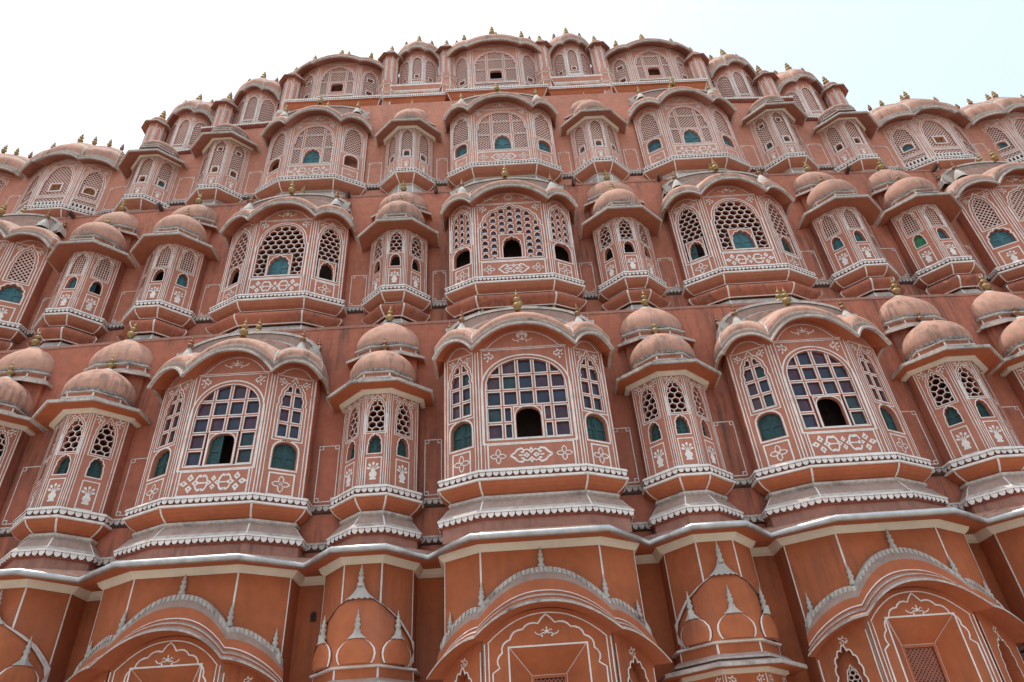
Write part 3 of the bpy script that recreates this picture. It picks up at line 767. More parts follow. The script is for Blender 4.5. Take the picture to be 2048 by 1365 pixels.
def nine(scr, fr, hs, z0, zt, box, O, fm, cz0=None):
    """nine framed lights of diamond lattice, the middle bottom one holding the small window"""
    bw, bt = box; us = [-hs-.02, -bw-.03, bw+.03, hs+.02]; zs = [z0, bt, bt+.46, zt+.02]
    for i in range(3):
        for j in range(3):
            a, b, c, d = us[i], us[i+1], zs[j], zs[j+1]
            if i == 1 and j == 0: inner_window(scr, fr, (a, c, b, d), O, w=-.018, mt=fm); continue
            h = rect(a+.035, c+.03, b-.035, d-.03)
            fill(scr, fr, rect(a, c, b, d), [h], -.018, fm); ring(scr, fr, h, .0, .014, -.015, 'white'); reveal(scr, fr, h, -.018, -.06, 'jali_side')
            diamonds(scr, fr, (h[0][0], h[0][1], h[2][0], h[2][1]), .074, .082, .0165, w0=-.032)

def small_meshes(key, tier, style):
    if key in MESH: return MESH[key]
    w_, W_, g = BIG['s']; ch = chain(w_, W_, g); fm = face_mat(tier); body = MB(); parts = []; shut = {}
    ft = {1: 1.65, 2: 1.58, 3: 1.60}[tier]; ez = {1: 1.665, 2: 1.545, 3: 1.50}[tier]
    if style == 'twin': ft, ez = 1.77, 1.62
    if style == 'plain': ft, ez = 1.50, 1.33
    base(body, ch, tier)
    for seg in (1, 2, 3):
        fr = Frame(ch[seg], ch[seg+1]); hw = fr.hw; scr = MB(); holes = []
        corner_lines(body, fr, hw, .152, ft-.015, True, wd=.015, inset=(.014, .044) if seg == 2 else (.014, .05))
        cu = 0; pw = .115
        vz = (.175, .60) if tier < 3 else (.19, .52)
        ring(body, fr, rect(cu-pw, vz[0], cu+pw, vz[1]), -.016, 0, .003, 'white'); vase(body, fr, cu, sum(vz)/2, .26 if tier < 3 else .2)
        for sx in (-1, 1): corner_flower(body, fr, sx*(hw-.065), ft-.045, .10 if seg == 2 else .13, -sx)
        ho = .088; hj = .118
        if tier < 3:
            O = foil(ho+.004, .665, .82, .95, 5, .10, tip=.05); holes.append(O); opening(body, fr, O, .07, (.004, .018))
            J = foil(hj, 1.01, 1.32, 1.53, 7, .12); holes.append(J); opening(body, fr, J, .08, (0, .012), (.03, .042))
            if style == 'hex': hexes(scr, fr, (-hj-.02, 1.01, hj+.02, 1.56), .066, t=.165)
            else: squares(scr, fr, (-hj-.01, 1.01, hj+.01, 1.55), .043, .055, .013)
            shut[seg] = (fr, ho+.005, .665, .95, 0)
        else:
            J = foil(hj+.012, .60, ft-.28, ft-.08, 7, .12); holes.append(J); opening(body, fr, J, .08, (0, .011), (.028, .038))
            ex = [(-.10, .60, .10, .86)]
            if style == 'twin': ex.append((-.075, 1.36, .075, 1.52))
            diamonds(scr, fr, (-hj-.03, .60, hj+.03, ft-.05), .066, .074, .015, ex=ex)
            inner_window(scr, fr, ex[0], arch(.062, .645, .76, .815, 6), mt=fm)
            if style == 'twin': inner_window(scr, fr, ex[1], rect(-.05, 1.385, .05, 1.495), mt=fm)
            shut[seg] = (fr, .064, .645, .815, 0)
        fill(body, fr, [(-hw, .14), (hw, .14), (hw, ft+.04), (-hw, ft+.04)], holes, 0, fm)
        parts.append(('window_screen', scr, seg))
    for seg in (0, 4):
        fr = Frame(ch[seg], ch[seg+1]); fill(body, fr, rect(-fr.hw, .14, fr.hw, ft+.04), [], 0, 'wall')
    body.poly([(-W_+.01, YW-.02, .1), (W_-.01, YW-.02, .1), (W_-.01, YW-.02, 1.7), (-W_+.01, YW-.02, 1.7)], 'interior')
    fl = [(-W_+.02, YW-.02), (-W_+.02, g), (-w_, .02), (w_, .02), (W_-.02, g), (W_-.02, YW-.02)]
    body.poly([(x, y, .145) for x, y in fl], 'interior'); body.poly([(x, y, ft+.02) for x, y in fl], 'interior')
    # eave slab
    ev = MB(); ov = [.24, .33, .31, .33, .24]
    lo = offchain(ch, ov); li = offchain(ch, 0); n = len(ch)
    lo2 = offchain(ch, [o-.03 for o in ov])
    def row(c, z): return [(p.x, p.y, z) for p in c]
    nk = offchain(ch, [-.05, .02, .05, .02, -.05])
    R_ = [row(li, ft+.02), row(lo2, ez), row(lo, ez), row(lo, ez+.045), row(nk, ft+.17)]
    for a in range(4): ev.grid(R_[a:a+2], [SOFF[tier], 'dirty', 'dirty', 'mauve'][a], False)
    if tier in (1, 3):
        zb = ft+.0
        ev.grid([row(offchain(ch, .012), zb-.03), row(offchain(ch, .085), zb-.018), row(offchain(ch, .085), zb+.03)], ['cream', 'cream'], False)
    # neck drum and front dome
    dm = MB(); cy = .31; r = .505 if tier < 3 else (.43 if style == 'diamond' else .46); zb = ft+.13
    def hexring(rad, z): return [(rad*math.cos(math.pi/8+i*math.pi/4), cy+rad*math.sin(math.pi/8+i*math.pi/4), z) for i in range(8)]
    dm.grid([hexring(r+.055, zb), hexring(r+.055, zb+.03), hexring(r-.005, zb+.035), hexring(r-.005, zb+.115), hexring(r+.025, zb+.12), hexring(r+.025, zb+.14), hexring(r-.055, zb+.145)], ['dirty', 'dirty', 'wall', 'dirty', 'dirty', 'dirty'], False, closed=True)
    for i in range(8):
        a = Vector(hexring(r-.002, 0)[i]); 
        for s in (-1, 1):
            b = Vector(hexring(r-.002, 0)[(i+s) % 8]); d = (b-a).normalized()*.014
            dm.poly([(a.x, a.y, zb+.036), (a.x+d.x, a.y+d.y, zb+.036), (a.x+d.x, a.y+d.y, zb+.114), (a.x, a.y, zb+.114)], 'white')
    petals(dm, (0, cy), r-.003, zb+.145, zb+.205, 38, 'ledge_grey')
    zt = {'twin': 2.42, 'plain': 2.12, 'diamond': 2.56}.get(style, 2.62)
    lathe(dome_profile(r, zb+.16, zt), 32, 'dome', mb=dm, c=(0, cy)); dome_cap(dm, r, zb+.16, zt, (0, cy))
    # rear dome against the storey wall, on its own pier and chajja
    bd = None
    if style != 'twin' and not (tier == 3 and style == 'plain'):
        bz = {1: 2.50, 2: 2.38, 3: 2.19}[tier]; by = .57
        bd = MB(); pc = [(-.49, .58), (-.49, .47), (-.25, .34), (.25, .34), (.49, .47), (.49, .58)]
        sweep(bd, pc, [(0, 1.7), (0, bz+.02)], ['wall'])
        sweep(bd, pc, [(0, bz+.02), (.12, bz-.03), (.135, bz-.03), (.135, bz+.015), (0, bz+.10)], ['orange', 'dirty', 'dirty', 'mauve'])
        sweep(bd, pc, [(.02, bz+.09), (.02, bz+.12), (-.02, bz+.125), (-.02, bz+.20), (.03, bz+.21), (.03, bz+.235), (-.05, bz+.24)], ['dirty', 'dirty', 'wall', 'dirty', 'dirty', 'dirty'])
        seams(bd, pc, [(-.02, bz+.20), (-.02, bz+.13)], (1, 2, 3, 4), .012)
        petals(bd, (0, by), .50, bz+.24, bz+.305, 40, 'ledge_grey', sy=.55)
        lathe(dome_profile(.515, bz+.25, bz+.90), 32, 'dome', mb=bd, c=(0, by), sy=.55); dome_cap(bd, .515, bz+.25, bz+.90, (0, by), .55)
    res = dict(body=body.mesh('turret_window'), eave=ev.mesh('eave'), dome=dm.mesh('dome'), back=bd.mesh('dome') if bd else None, shut=shut,
               screens=[(n, s.mesh('window_screen'), seg) for n, s, seg in parts], zt=zt)
    MESH[key] = res
    return res

# ------------------------------------------------------------------ the palace
palace = bpy.data.objects.new('palace', None); COL.objects.link(palace)
palace['label'] = 'tall terracotta pink palace front covered in white painted bay windows and small domes'
palace['category'] = 'palace'
X = {0: 0, 1: 2.196, 2: 4.387, 3: 6.604, 4: 8.244, 5: 10.39, 6: 12.75}
DY = {0: -.08, 1: 0, 2: 0, 3: .053, 4: .115, 5: .18, 6: .25}
EZ = {(4, 2): -.10, (3, 4): -.12, (3, 5): -.03}
ST = {1: (0, 0), 2: (.80, 4.2), 3: (1.468, 8.136), 4: (2.5, 12.3)}
EX = {(1, 0): -.184, (1, 2): -.015, (2, 2): .028, (3, 0): .033, (3, 2): .064, (3, 3): .117, (3, 4): .117, (3, 5): .30, (3, 6): .35}
ORD = {1: 'lowest', 2: 'middle', 3: 'upper', 4: 'topmost'}
def pos(t, k):
    a = abs(k); return ((1 if k > 0 else -1)*X[a] if k else 0, ST[t][0]+DY[a]+EX.get((t, a), 0), ST[t][1]+EZ.get((t, a), 0))
VR = random.Random(9)
def fin(parent, x, y, z, h, mt='gold'):
    f = ob('finial', cached(('finial', h, mt), lambda: finial_mb(h, mt)), parent, (x, y, z))
    f.rotation_euler = (R(VR.uniform(-4, 4)), R(VR.uniform(-4, 4)), R(VR.uniform(0, 90))); f.scale = (1, 1, VR.uniform(.9, 1.08))
def add_shutters(o, M, states, tier):
    for seg, (fr, hw, z0, zt, cu) in M['shut'].items():
        st = states[seg-1]
        if st == 'open': continue
        lv = (1, 1); mt = {'green': 'shutter', 'blue': 'shutter_blue', 'bright': 'shutter_bright', 'wood': 'plywood', 'half': 'shutter'}[st]
        if st == 'half': lv = (1, 0)
        ob('shutter', cached(('shutter', id(M), seg, mt, lv), lambda: shutter_leafs(fr, hw, z0, zt, mt, leaves=lv)), o, label={'bright': 'bright green shutter', 'wood': 'brown board closing the window', 'half': 'half open green shutter'}.get(st))
NAMEK = {0: 'in the middle of the front', -1: 'first left of the middle', 1: 'first right of the middle', -2: 'second left of the middle', 2: 'second right of the middle'}
def big(t, k, size, style, states, fins='std'):
    M = big_meshes(('big', t, size, style), t, size, style)
    o = ob('bay_window', M['body'], palace, pos(t, k), group='wide bay windows on the palace front', rz=R(VR.uniform(-.35, .35)), scale=(VR.uniform(.99, 1.01), 1, VR.uniform(.995, 1.005)))
    for n, me, seg in M['screens']: ob(n, me, o)
    ob('eave', M['eave'], o); ob('roof', M['roof'], o)
    if M['rear']: ob('rear_arch', M['rear'], o)
    add_shutters(o, M, states, t)
    mt = 'gold'
    W_ = BIG[size][1]; m2 = 'copper' if t < 3 else 'gold'
    if t == 4 or size == 'b5':
        z1 = 2.50 if size == 'b5' else (2.93 if size == 'c' else 2.46)
        k_ = .74 if size == 'b5' else 1; fin(o, -.03, .12, z1+.02, .50*k_); fin(o, .10, .40, z1+.30, .46*k_)
        for sx in (-1, 1): fin(o, sx*W_*.70, .18, z1-.10, .40*k_); fin(o, sx*W_*.90, .36, z1-.02, .36*k_, 'copper')
        return o
    fin(o, -.03, .06, 2.88, .40); fin(o, .04, .44, 3.14, .40)
    for sx in (-1, 1):
        fin(o, sx*W_*.76, .17, 2.78, .28, m2); fin(o, sx*W_*.93, .44, 2.78, .28, m2)
        if size == 'c': fin(o, sx*.60, .44, 3.06, .26, m2)
    return o
def small(t, k, style, states, back=True):
    M = small_meshes(('small', t, style), t, style)
    o = ob('turret_window', M['body'], palace, pos(t, k), group='narrow domed bay windows on the palace front', rz=R(VR.uniform(-.6, .6)), scale=(VR.uniform(.985, 1.015), 1, VR.uniform(.994, 1.006)))
    for n, me, seg in M['screens']: ob(n, me, o)
    ob('eave', M['eave'], o); ob('dome', M['dome'], o)
    if M['back']: ob('dome', M['back'], o)
    add_shutters(o, M, states, t)
    if style not in ('twin', 'plain'): fin(o, 0, .31, M['zt']-.01, .33 if t < 3 else .30, 'copper' if (t < 3 and k in (-1, 3, 4)) else 'gold')
    if M['back']:
        bz = {1: 2.50, 2: 2.38, 3: 2.19}[t]; fin(o, 0, .55, bz+.88, .38)
    return o
G3 = ('green',)*3; O3 = ('open',)*3; B3 = ('blue',)*3
# lowest storey of bays
big(1, 0, 'c', 'glazed', ('green', 'open', 'green'))
big(1, -2, 'b', 'glazed', ('green', 'half', 'green'))
big(1, 2, 'b', 'glazed', ('green', 'open', 'green'))
for k in (-1, 1, -3, 3, -4, 4): small(1, k, 'hex', G3)
for k in (-5, 5): big(1, k, 'b', 'glazed', G3)
# middle storey
big(2, 0, 'c', 'cusped', O3)
big(2, -2, 'b', 'hex', ('open', 'blue', 'open'))
big(2, 2, 'b', 'hex', ('half', 'blue', 'green'))
for k in (-1, 1): small(2, k, 'hex', O3)
small(2, -3, 'grid', ('blue', 'open', 'blue')); small(2, -4, 'grid', ('blue', 'blue', 'half'))
small(2, 3, 'grid', B3); small(2, 4, 'grid', ('bright', 'blue', 'blue'))
for k in (-5, 5): big(2, k, 'b', 'far', B3)
# upper storey
big(3, 0, 'c', 'framed', B3)
for k in (-2, 2): big(3, k, 'b', 'framed', ('open', 'blue', 'open') if k < 0 else B3)
for k in (-1, 1): small(3, k, 'diamond', B3)
small(3, -3, 'twin', ('open', 'wood', 'wood')); small(3, 3, 'twin', B3)
small(3, -4, 'plain', ('open', 'open', 'blue')); small(3, 4, 'plain', ('open', 'open', 'open'))
for k in (-5, 5, -6, 6): big(3, k, 'b5', 'balcony_far', ('wood', 'wood', 'wood') if k < 0 else ('blue', 'wood', 'blue'))
# crown: the wide bays of the top storey stand on a straight plinth
for k in (0, -2, 2):
    big(4, k, 'c' if k == 0 else 'b', 'balcony_top', O3)

# narrow lobed pavilions of the crown
def pavilion_meshes(key, tall):
    if key in MESH: return MESH[key]
    w_, W_, g = .19, .55, .30; ch = chain(w_, W_, g, .5); body = MB(); scrs = []
    H = tall
    eave, roof, zin = lobed(ch, H, H+.19, H-.04, [.1, .2, .2, .2, .1], .10, 2.0, .5, side=.9, ret=.05, soff='soffit')
    base(body, ch, 4)
    for seg in (1, 2, 3):
        fr = Frame(ch[seg], ch[seg+1]); hw = fr.hw; scr = MB()
        corner_lines(body, fr, hw, .135, H+.03, True, wd=.016, inset=(.012, .04))
        a = hw-.06; Hb = rect(-a, .16, a, .34)
        balustrade(scr, fr, -a, a, .16, .34, .07)
        P = foil(a, .39, H-.28, H-.04, 7, .12)
        ring(body, fr, Hb, 0, .014, .003, 'white'); opening(body, fr, P, .08, (0, .012), (.024, .034))
        ex = [(-.08, .44, .08, .62)] if key[1] == 'inner' else None
        diamonds(scr, fr, (-a-.01, .39, a+.01, H-.02), .072, .080, .0162, ex=ex)
        if ex: inner_window(scr, fr, ex[0], rect(-.05, .47, .05, .585), mt='face_top_glare')
        top = [(hw-2*hw*k/10, zin(seg, 1-k/10)) for k in range(11)]
        fill(body, fr, [(-hw, .12), (hw, .12)]+top, [Hb, P], 0, 'face_top_glare'); reveal(body, fr, Hb, 0, -.05, 'jali_side')
        scrs.append(scr.mesh('window_screen'))
    for seg in (0, 4):
        fr = Frame(ch[seg], ch[seg+1]); fill(body, fr, rect(-fr.hw, .12, fr.hw, H), [], 0, 'wall')
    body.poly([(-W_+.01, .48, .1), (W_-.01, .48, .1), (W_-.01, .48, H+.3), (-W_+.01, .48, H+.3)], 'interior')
    MESH[key] = dict(body=body.mesh('pavilion'), eave=eave.mesh('eave'), roof=roof.mesh('roof'), scr=scrs)
    return MESH[key]
def pavilion(x, z0, tall, kind):
    M = pavilion_meshes(('pav', kind), tall)
    o = ob('pavilion', M['body'], palace, (x, 2.5, z0), group='narrow lobed pavilions along the palace crown')
    for s in M['scr']: ob('window_screen', s, o)
    ob('eave', M['eave'], o); ob('roof', M['roof'], o)
    fin(o, 0, .22, tall+1.02, .48)
    for sx in (-1, 1): fin(o, sx*.38, .24, tall+.86, .38, 'copper')
    fin(o, 0, .1, tall+.62, .22, 'copper') if kind == 'x' else None
for s in (-1, 1):
    pavilion(s*2.196, 12.85, 1.44, 'inner')
    pavilion(s*6.604, 11.42, 1.42, 'outer')
    pavilion(s*8.244, 10.56, 1.42, 'outer')

# octagonal posts with little domes between them
def post_meshes():
    if 'post' in MESH: return MESH['post']
    body = MB(); r = .235
    def oc(rad, z): return [(rad*math.cos(math.pi/8+i*math.pi/4), rad*math.sin(math.pi/8+i*math.pi/4), z) for i in range(8)]
    body.grid([oc(r, 0), oc(r, 1.0)], 'face_top_glare', False, closed=True)
    pts = oc(r, 0)
    for i in range(8):
        fr = Frame(pts[(i+1) % 8][:2], pts[i][:2]); fr.n = -fr.n if fr.n.dot(fr.c) < 0 else fr.n
        a = fr.hw
        stroke(body, fr, [(-a+.008, 0), (-a+.008, .98)], .015); stroke(body, fr, [(a-.008, 0), (a-.008, .98)], .015)
        P = arch(a-.035, .04, .74, .90, 8, p=1.6); ring(body, fr, P, -.006, .008, .004, 'white')
    eave = MB(); eave.grid([oc(r, 1.0), oc(r+.15, .93), oc(r+.155, .93), oc(r+.155, .965), oc(r+.02, 1.10)], ['soffit', 'dirty', 'dirty', 'mauve'], False, closed=True)
    dome = MB(); dome.grid([oc(r+.03, 1.095), oc(r+.03, 1.125), oc(r, 1.13)], ['dirty', 'dirty'], False, closed=True)
    lathe(dome_profile(r+.0, 1.125, 1.45), 20, 'dome', mb=dome); dome_cap(dome, r, 1.125, 1.45, n=10)
    foot = MB()
    F = [(.30, 0), (.30, -.16), (.33, -.17), (.33, -.20), (.29, -.21), (.27, -.36), (.30, -.38), (.32, -.56), (.27, -.58), (.27, -1.1)]
    rows = [oc(a, z) for a, z in F]
    foot.grid(rows, ['face_top_glare', 'white', 'mauve', 'white', 'face_top_glare', 'white', 'face_top_glare', 'white', 'face_top_glare'], False, closed=True)
    for i in range(8):
        for k in (0, 4, 6, 8):
            a, b = Vector(rows[k][i]), Vector(rows[k+1][i])
            for s in (-1, 1):
                d = (Vector(rows[k][(i+s) % 8])-a).normalized()*.016; o_ = Vector((a.x, a.y, 0)).normalized()*.004
                foot.poly([a+o_, a+o_+d, b+o_+d, b+o_], 'white')
    wf = MB(); F2 = [(.30, 0), (.34, -.03), (.35, -.10), (.31, -.14), (.31, -.42), (.36, -.47), (.30, -.52), (.28, -1.1)]
    wf.grid([oc(a, z) for a, z in F2], ['white', 'dirty', 'white', 'white', 'dirty', 'face_top_glare', 'face_top_glare'], False, closed=True)
    MESH['post'] = (body.mesh('post'), eave.mesh('eave'), dome.mesh('dome'), foot.mesh('plinth'), wf.mesh('plinth'))
    return MESH['post']
def post(x, y, z0, h, white=False):
    b, e, d, f, wf = post_meshes()
    o = ob('domed_post', b, palace, (x, y, z0), group='slim domed posts along the palace crown', scale=(1, 1, h))
    # the cap keeps its own proportions: undo the shaft's stretch
    for n, me in (('eave', e), ('dome', d)):
        c = ob(n, me, o); c.scale = (1, 1, 1/h); c.location.z = 1-1/h
    c = ob('plinth', wf if white else f, o, label='white painted foot of the post' if white else None); c.scale = (1, 1, 1/h)
    q = ob('finial', cached(('finial', .46, 'gold'), lambda: finial_mb(.46, 'gold')), o); q.scale = (1, 1, 1/h); q.location.z = 1+.43/h
for s in (-1, 1):
    post(s*1.38, 2.72, 13.38, 1.22); post(s*2.99, 2.72, 13.18, 1.25)
    post(s*5.70, 2.72, 12.05, 1.55, white=True)
    post(s*7.40, 2.72, 11.05, 1.50); post(s*9.08, 2.72, 10.45, 1.42)

# ------------------------------------------------------------------ storey walls
def strip_wall(mb, pts, z0, z1, mt, y_off=0):
    for (x0, y0), (x1, y1) in zip(pts[:-1], pts[1:]):
        mb.poly([(x0, y0, z0), (x1, y1, z0), (x1, y1, z1), (x0, y0, z1)], mt)
def wall_pts(t):
    base_y = {1: .55, 2: 1.35, 3: 1.88}[t]
    xs = [0, 1.3, 2.196, 3.3, 4.387, 5.5, 6.604, 7.4, 8.244, 9.2, 10.39, 11.6, 12.75, 15.5]
    dy = [0, 0, 0, 0, .01, .02, .05, .08, .115, .15, .18, .2, .22, .26]
    if t == 3: dy = [0, 0, 0, .02, .05, .08, .13, .15, .19, .36, .40, .42, .44, .46]
    P = [(x, base_y+d) for x, d in zip(xs, dy)]
    return [(-x, y) for x, y in P[:0:-1]]+P
def yat(P, x):
    for (x0, y0), (x1, y1) in zip(P[:-1], P[1:]):
        if x0 <= x <= x1: return y0+(y1-y0)*(x-x0)/(x1-x0)
    return P[-1][1]
TOPZ = {1: 3.33, 2: 7.40}
for t in (1, 2):
    mb = MB(); P = wall_pts(t); zb = -.72 if t == 1 else 3.0
    strip_wall(mb, P, zb, TOPZ[t], 'wall' if t == 1 else 'wall_mid_glare')
    nxt = wall_pts(t+1)
    # slightly uneven worn coping at the foot of the next storey
    for (x0, y0), (x1, y1) in zip(P[:-1], P[1:]):
        mb.poly([(x0, y0, TOPZ[t]), (x1, y1, TOPZ[t]), (x1, y1+1.1, TOPZ[t]+.03), (x0, y0+1.1, TOPZ[t]+.03)], 'mauve')
        mb.poly([(x0, y0-.012, TOPZ[t]-.05), (x1, y1-.012, TOPZ[t]-.05), (x1, y1-.012, TOPZ[t]+.004), (x0, y0-.012, TOPZ[t]+.004)], 'plaster_worn')
    ob('storey_wall', mb, palace)
# upper storey wall: its top steps down towards the ends
mb = MB(); P = wall_pts(3)
def top3(x):
    a = abs(x); return 11.28 if a < 5.62 else (10.80 if a < 7.42 else (10.02 if a < 9.2 else 9.85))
cuts = [-15.5, -9.2, -7.42, -5.62, 5.62, 7.42, 9.2, 15.5]
xs = sorted(set([x for x, y in P]+cuts))
for x0, x1 in zip(xs[:-1], xs[1:]):
    zt = top3((x0+x1)/2); y0, y1 = yat(P, x0), yat(P, x1)
    mb.poly([(x0, y0, 7.1), (x1, y1, 7.1), (x1, y1, zt), (x0, y0, zt)], 'wall_top_glare')
    mb.poly([(x0, y0, zt), (x1, y1, zt), (x1, y1+1.2, zt), (x0, y0+1.2, zt)], 'mauve')
for s in (-1, 1):
    for xc, za, zb in ((5.62, 10.80, 11.28), (7.42, 10.02, 10.80), (9.2, 9.85, 10.02)):
        y = yat(P, s*xc); mb.poly([(s*xc, y, za), (s*xc, y+1.2, za), (s*xc, y+1.2, zb), (s*xc, y, zb)], 'wall_top_glare')
ob('storey_wall', mb, palace)
# ledges: dark string course under each pavilion of the crown
mb = MB()
for s in (-1, 1):
    for a, b, z in ((5.62, 7.42, 10.80), (7.42, 9.28, 10.02)):
        mb = MB(); pts = [(s*a, yat(P, s*a)), (s*b, yat(P, s*b))]
        if s < 0: pts = pts[::-1]
        sweep(mb, pts, [(0, z-.07), (.05, z-.065), (.09, z-.03), (.09, z+.05), (0, z+.07)], ['maroon', 'maroon', 'ledge_grey', 'dirty'])
        scallops(mb, pts, .094, z+.03, z-.03, .06)
        ob('string_course', mb, palace)
# crown base: coves and straight ledges below the top bays
mb = MB()
for k in (0, -2, 2):
    x, y, z = pos(4, k); Wd = 1.36 if k == 0 else 1.28
    pts = [(x-Wd, 3.0), (x-Wd, 2.34), (x+Wd, 2.34), (x+Wd, 3.0)]
    sweep(mb, pts, [(-.3, z+.14), (.02, z+.13), (.02, z+.10), (-.01, z+.095), (-.01, z+.045), (.02, z+.04), (.02, z+.015), (-.03, z-.0), (-.06, z-.10), (-.13, z-.22), (-.18, z-.30), (-.18, z-.9)], ['dirty', 'white', 'maroon', 'maroon', 'maroon', 'white', 'orange', 'orange', 'orange', 'orange', 'mauve'])
    scallops(mb, pts, .022, z+.10, z+.055, .055)
    seams(mb, pts, [(.02, z+.01), (-.03, z-.0), (-.06, z-.10), (-.13, z-.22), (-.18, z-.30)], (1, 2), .016)
for s in (-1, 1):
    # straight run between the bays with the taller moulded plinth of the narrow bay on it
    pts = [(s*2.196-.86, 3.0), (s*2.196-.86, 2.40), (s*2.196+.86, 2.40), (s*2.196+.86, 3.0)]
    sweep(mb, pts, [(-.3, 12.43), (.0, 12.42), (.0, 12.39), (-.03, 12.385), (-.03, 12.34), (.0, 12.335), (0, 12.31), (-.05, 12.29), (-.08, 12.18), (-.16, 12.05), (-.2, 11.9), (-.2, 11.4)], ['dirty', 'white', 'maroon', 'maroon', 'maroon', 'white', 'orange', 'orange', 'orange', 'orange', 'mauve'])
    scallops(mb, pts, .002, 12.39, 12.34, .055)
    c = s*2.196; q = [(c-.66, 2.95), (c-.66, 2.45), (c+.66, 2.45), (c+.66, 2.95)]
    sweep(mb, q, [(0, 12.43), (.03, 12.46), (-.04, 12.52), (-.06, 12.62), (-.02, 12.66), (-.02, 12.70), (.05, 12.80), (.05, 12.86), (-.2, 12.9)], ['white', 'mauve', 'wall', 'white', 'white', 'face_top_glare', 'white', 'dirty'])
    seams(mb, q, [(-.04, 12.52), (-.06, 12.62), (-.02, 12.66), (-.02, 12.70), (.05, 12.80)], (1, 2), .014)
ob('crown_base', mb, palace)
# crown back wall stepping down to both ends
mb = MB()
for a, b, z0, z1 in ((-5.75, 5.75, 11.2, 14.10), (5.75, 7.5, 10.6, 12.55), (-7.5, -5.75, 10.6, 12.55), (7.5, 9.2, 9.9, 11.75), (-9.2, -7.5, 9.9, 11.75)):
    mb.box(((a+b)/2, 3.12, (z0+z1)/2), (b-a-.004, .26, z1-z0), 'wall_top_glare')
ob('crown_wall', mb, palace)

# string courses and painted frets on the walls between the bays
def wedge(k): 
    a = abs(k); return BIG['c' if a == 0 else ('s' if a in (1, 3, 4) else 'b')][1]
for t in (1, 2, 3):
    P = wall_pts(t); z0 = ST[t][1]; ks = list(range(-6, 7)) if t == 3 else list(range(-5, 6))
    for ka, kb in zip(ks[:-1], ks[1:]):
        wa = 1.0 if (t == 3 and abs(ka) > 4) else wedge(ka); wb = 1.0 if (t == 3 and abs(kb) > 4) else wedge(kb)
        mb = MB(); xa = pos(t, ka)[0]+wa; xb = pos(t, kb)[0]-wb
        pts = [(xa-.05, yat(P, xa)), (xb+.05, yat(P, xb))]
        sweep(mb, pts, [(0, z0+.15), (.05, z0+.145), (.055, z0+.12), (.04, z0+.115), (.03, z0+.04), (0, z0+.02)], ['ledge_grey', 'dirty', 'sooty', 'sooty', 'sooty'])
        scallops(mb, pts, .05, z0+.118, z0+.05, .088 if t == 1 else .07, 'dirty')
        if t == 1:
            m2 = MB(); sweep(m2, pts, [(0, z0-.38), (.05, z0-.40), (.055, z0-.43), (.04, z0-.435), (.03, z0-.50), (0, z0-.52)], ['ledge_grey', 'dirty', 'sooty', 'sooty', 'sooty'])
            scallops(m2, pts, .05, z0-.43, z0-.50, .088, 'dirty')
        fr = Frame((xa, yat(P, xa)), (xb, yat(P, xb))); hw = fr.hw
        if hw > .12:
            m_ = .09 if hw > .2 else .05
            fb = MB(); fret(fb, fr, -hw+m_, z0+.21, hw-m_, z0+(1.09 if t == 1 else .95), .055 if hw > .2 else .04, .016); ob('painted_border', fb, palace)
        ob('string_course', mb, palace)
        if t == 1: ob('string_course', m2, palace)

# water spouts through the middle parapet
sp = MB(); sp.box((0, -.09, -.02), (.045, .2, .02), 'spout'); sp.box((-.03, -.09, .01), (.012, .2, .07), 'spout'); sp.box((.03, -.09, .01), (.012, .2, .07), 'spout'); sp.box((0, -.19, -.09), (.05, .012, .16), 'spout')
spm = sp.mesh('water_spout')
for x in (-1.50, 1.44, 3.28, 5.43, 7.40, 9.35, -3.36, -5.42, -7.35, -9.25):
    ob('water_spout', spm, palace, (x, yat(wall_pts(2), x), 7.36))

# ------------------------------------------------------------------ podium
PW = .55
PK = {'c': (.735, 1.20, -.37, -.06), 'b': (.64, 1.19, -.20, .15), 's': (.235, .565, -.22, .18)}
def pk(k): return PK['c' if k == 0 else ('s' if abs(k) in (1, 3, 4) else 'b')]
plan = []
for k in range(-5, 6):
    w_, W_, yf, ys = pk(k); x = pos(1, k)[0]; d = DY[abs(k)] if k else 0
    plan += [(x-W_, PW+d), (x-W_, ys+d), (x-w_, yf+d), (x+w_, yf+d), (x+W_, ys+d), (x+W_, PW+d)]
plan = [(-15, PW+.25)]+plan+[(15, PW+.25)]
mb = MB(); ZF = -.96
for i in range(len(plan)-1):
    k, sgm = divmod(i-1, 6); bigk = 0 <= k <= 10 and (k-5) in (-5, -2, 0, 2, 5) and sgm in (1, 2, 3)
    (x0, y0), (x1, y1) = plan[i], plan[i+1]; zb = (-2.0 if sgm == 2 else -2.24) if bigk else -5.25
    mb.poly([(x0, y0, zb), (x1, y1, zb), (x1, y1, ZF), (x0, y0, ZF)], 'podium')
# white arris lines down the faceted fronts
seams(mb, plan, [(0, -5.2), (0, ZF)], [i for i in range(1, len(plan)-1) if (i-1) % 6 in (1, 2, 3, 4)], .012)
ob('podium_wall', mb, palace)
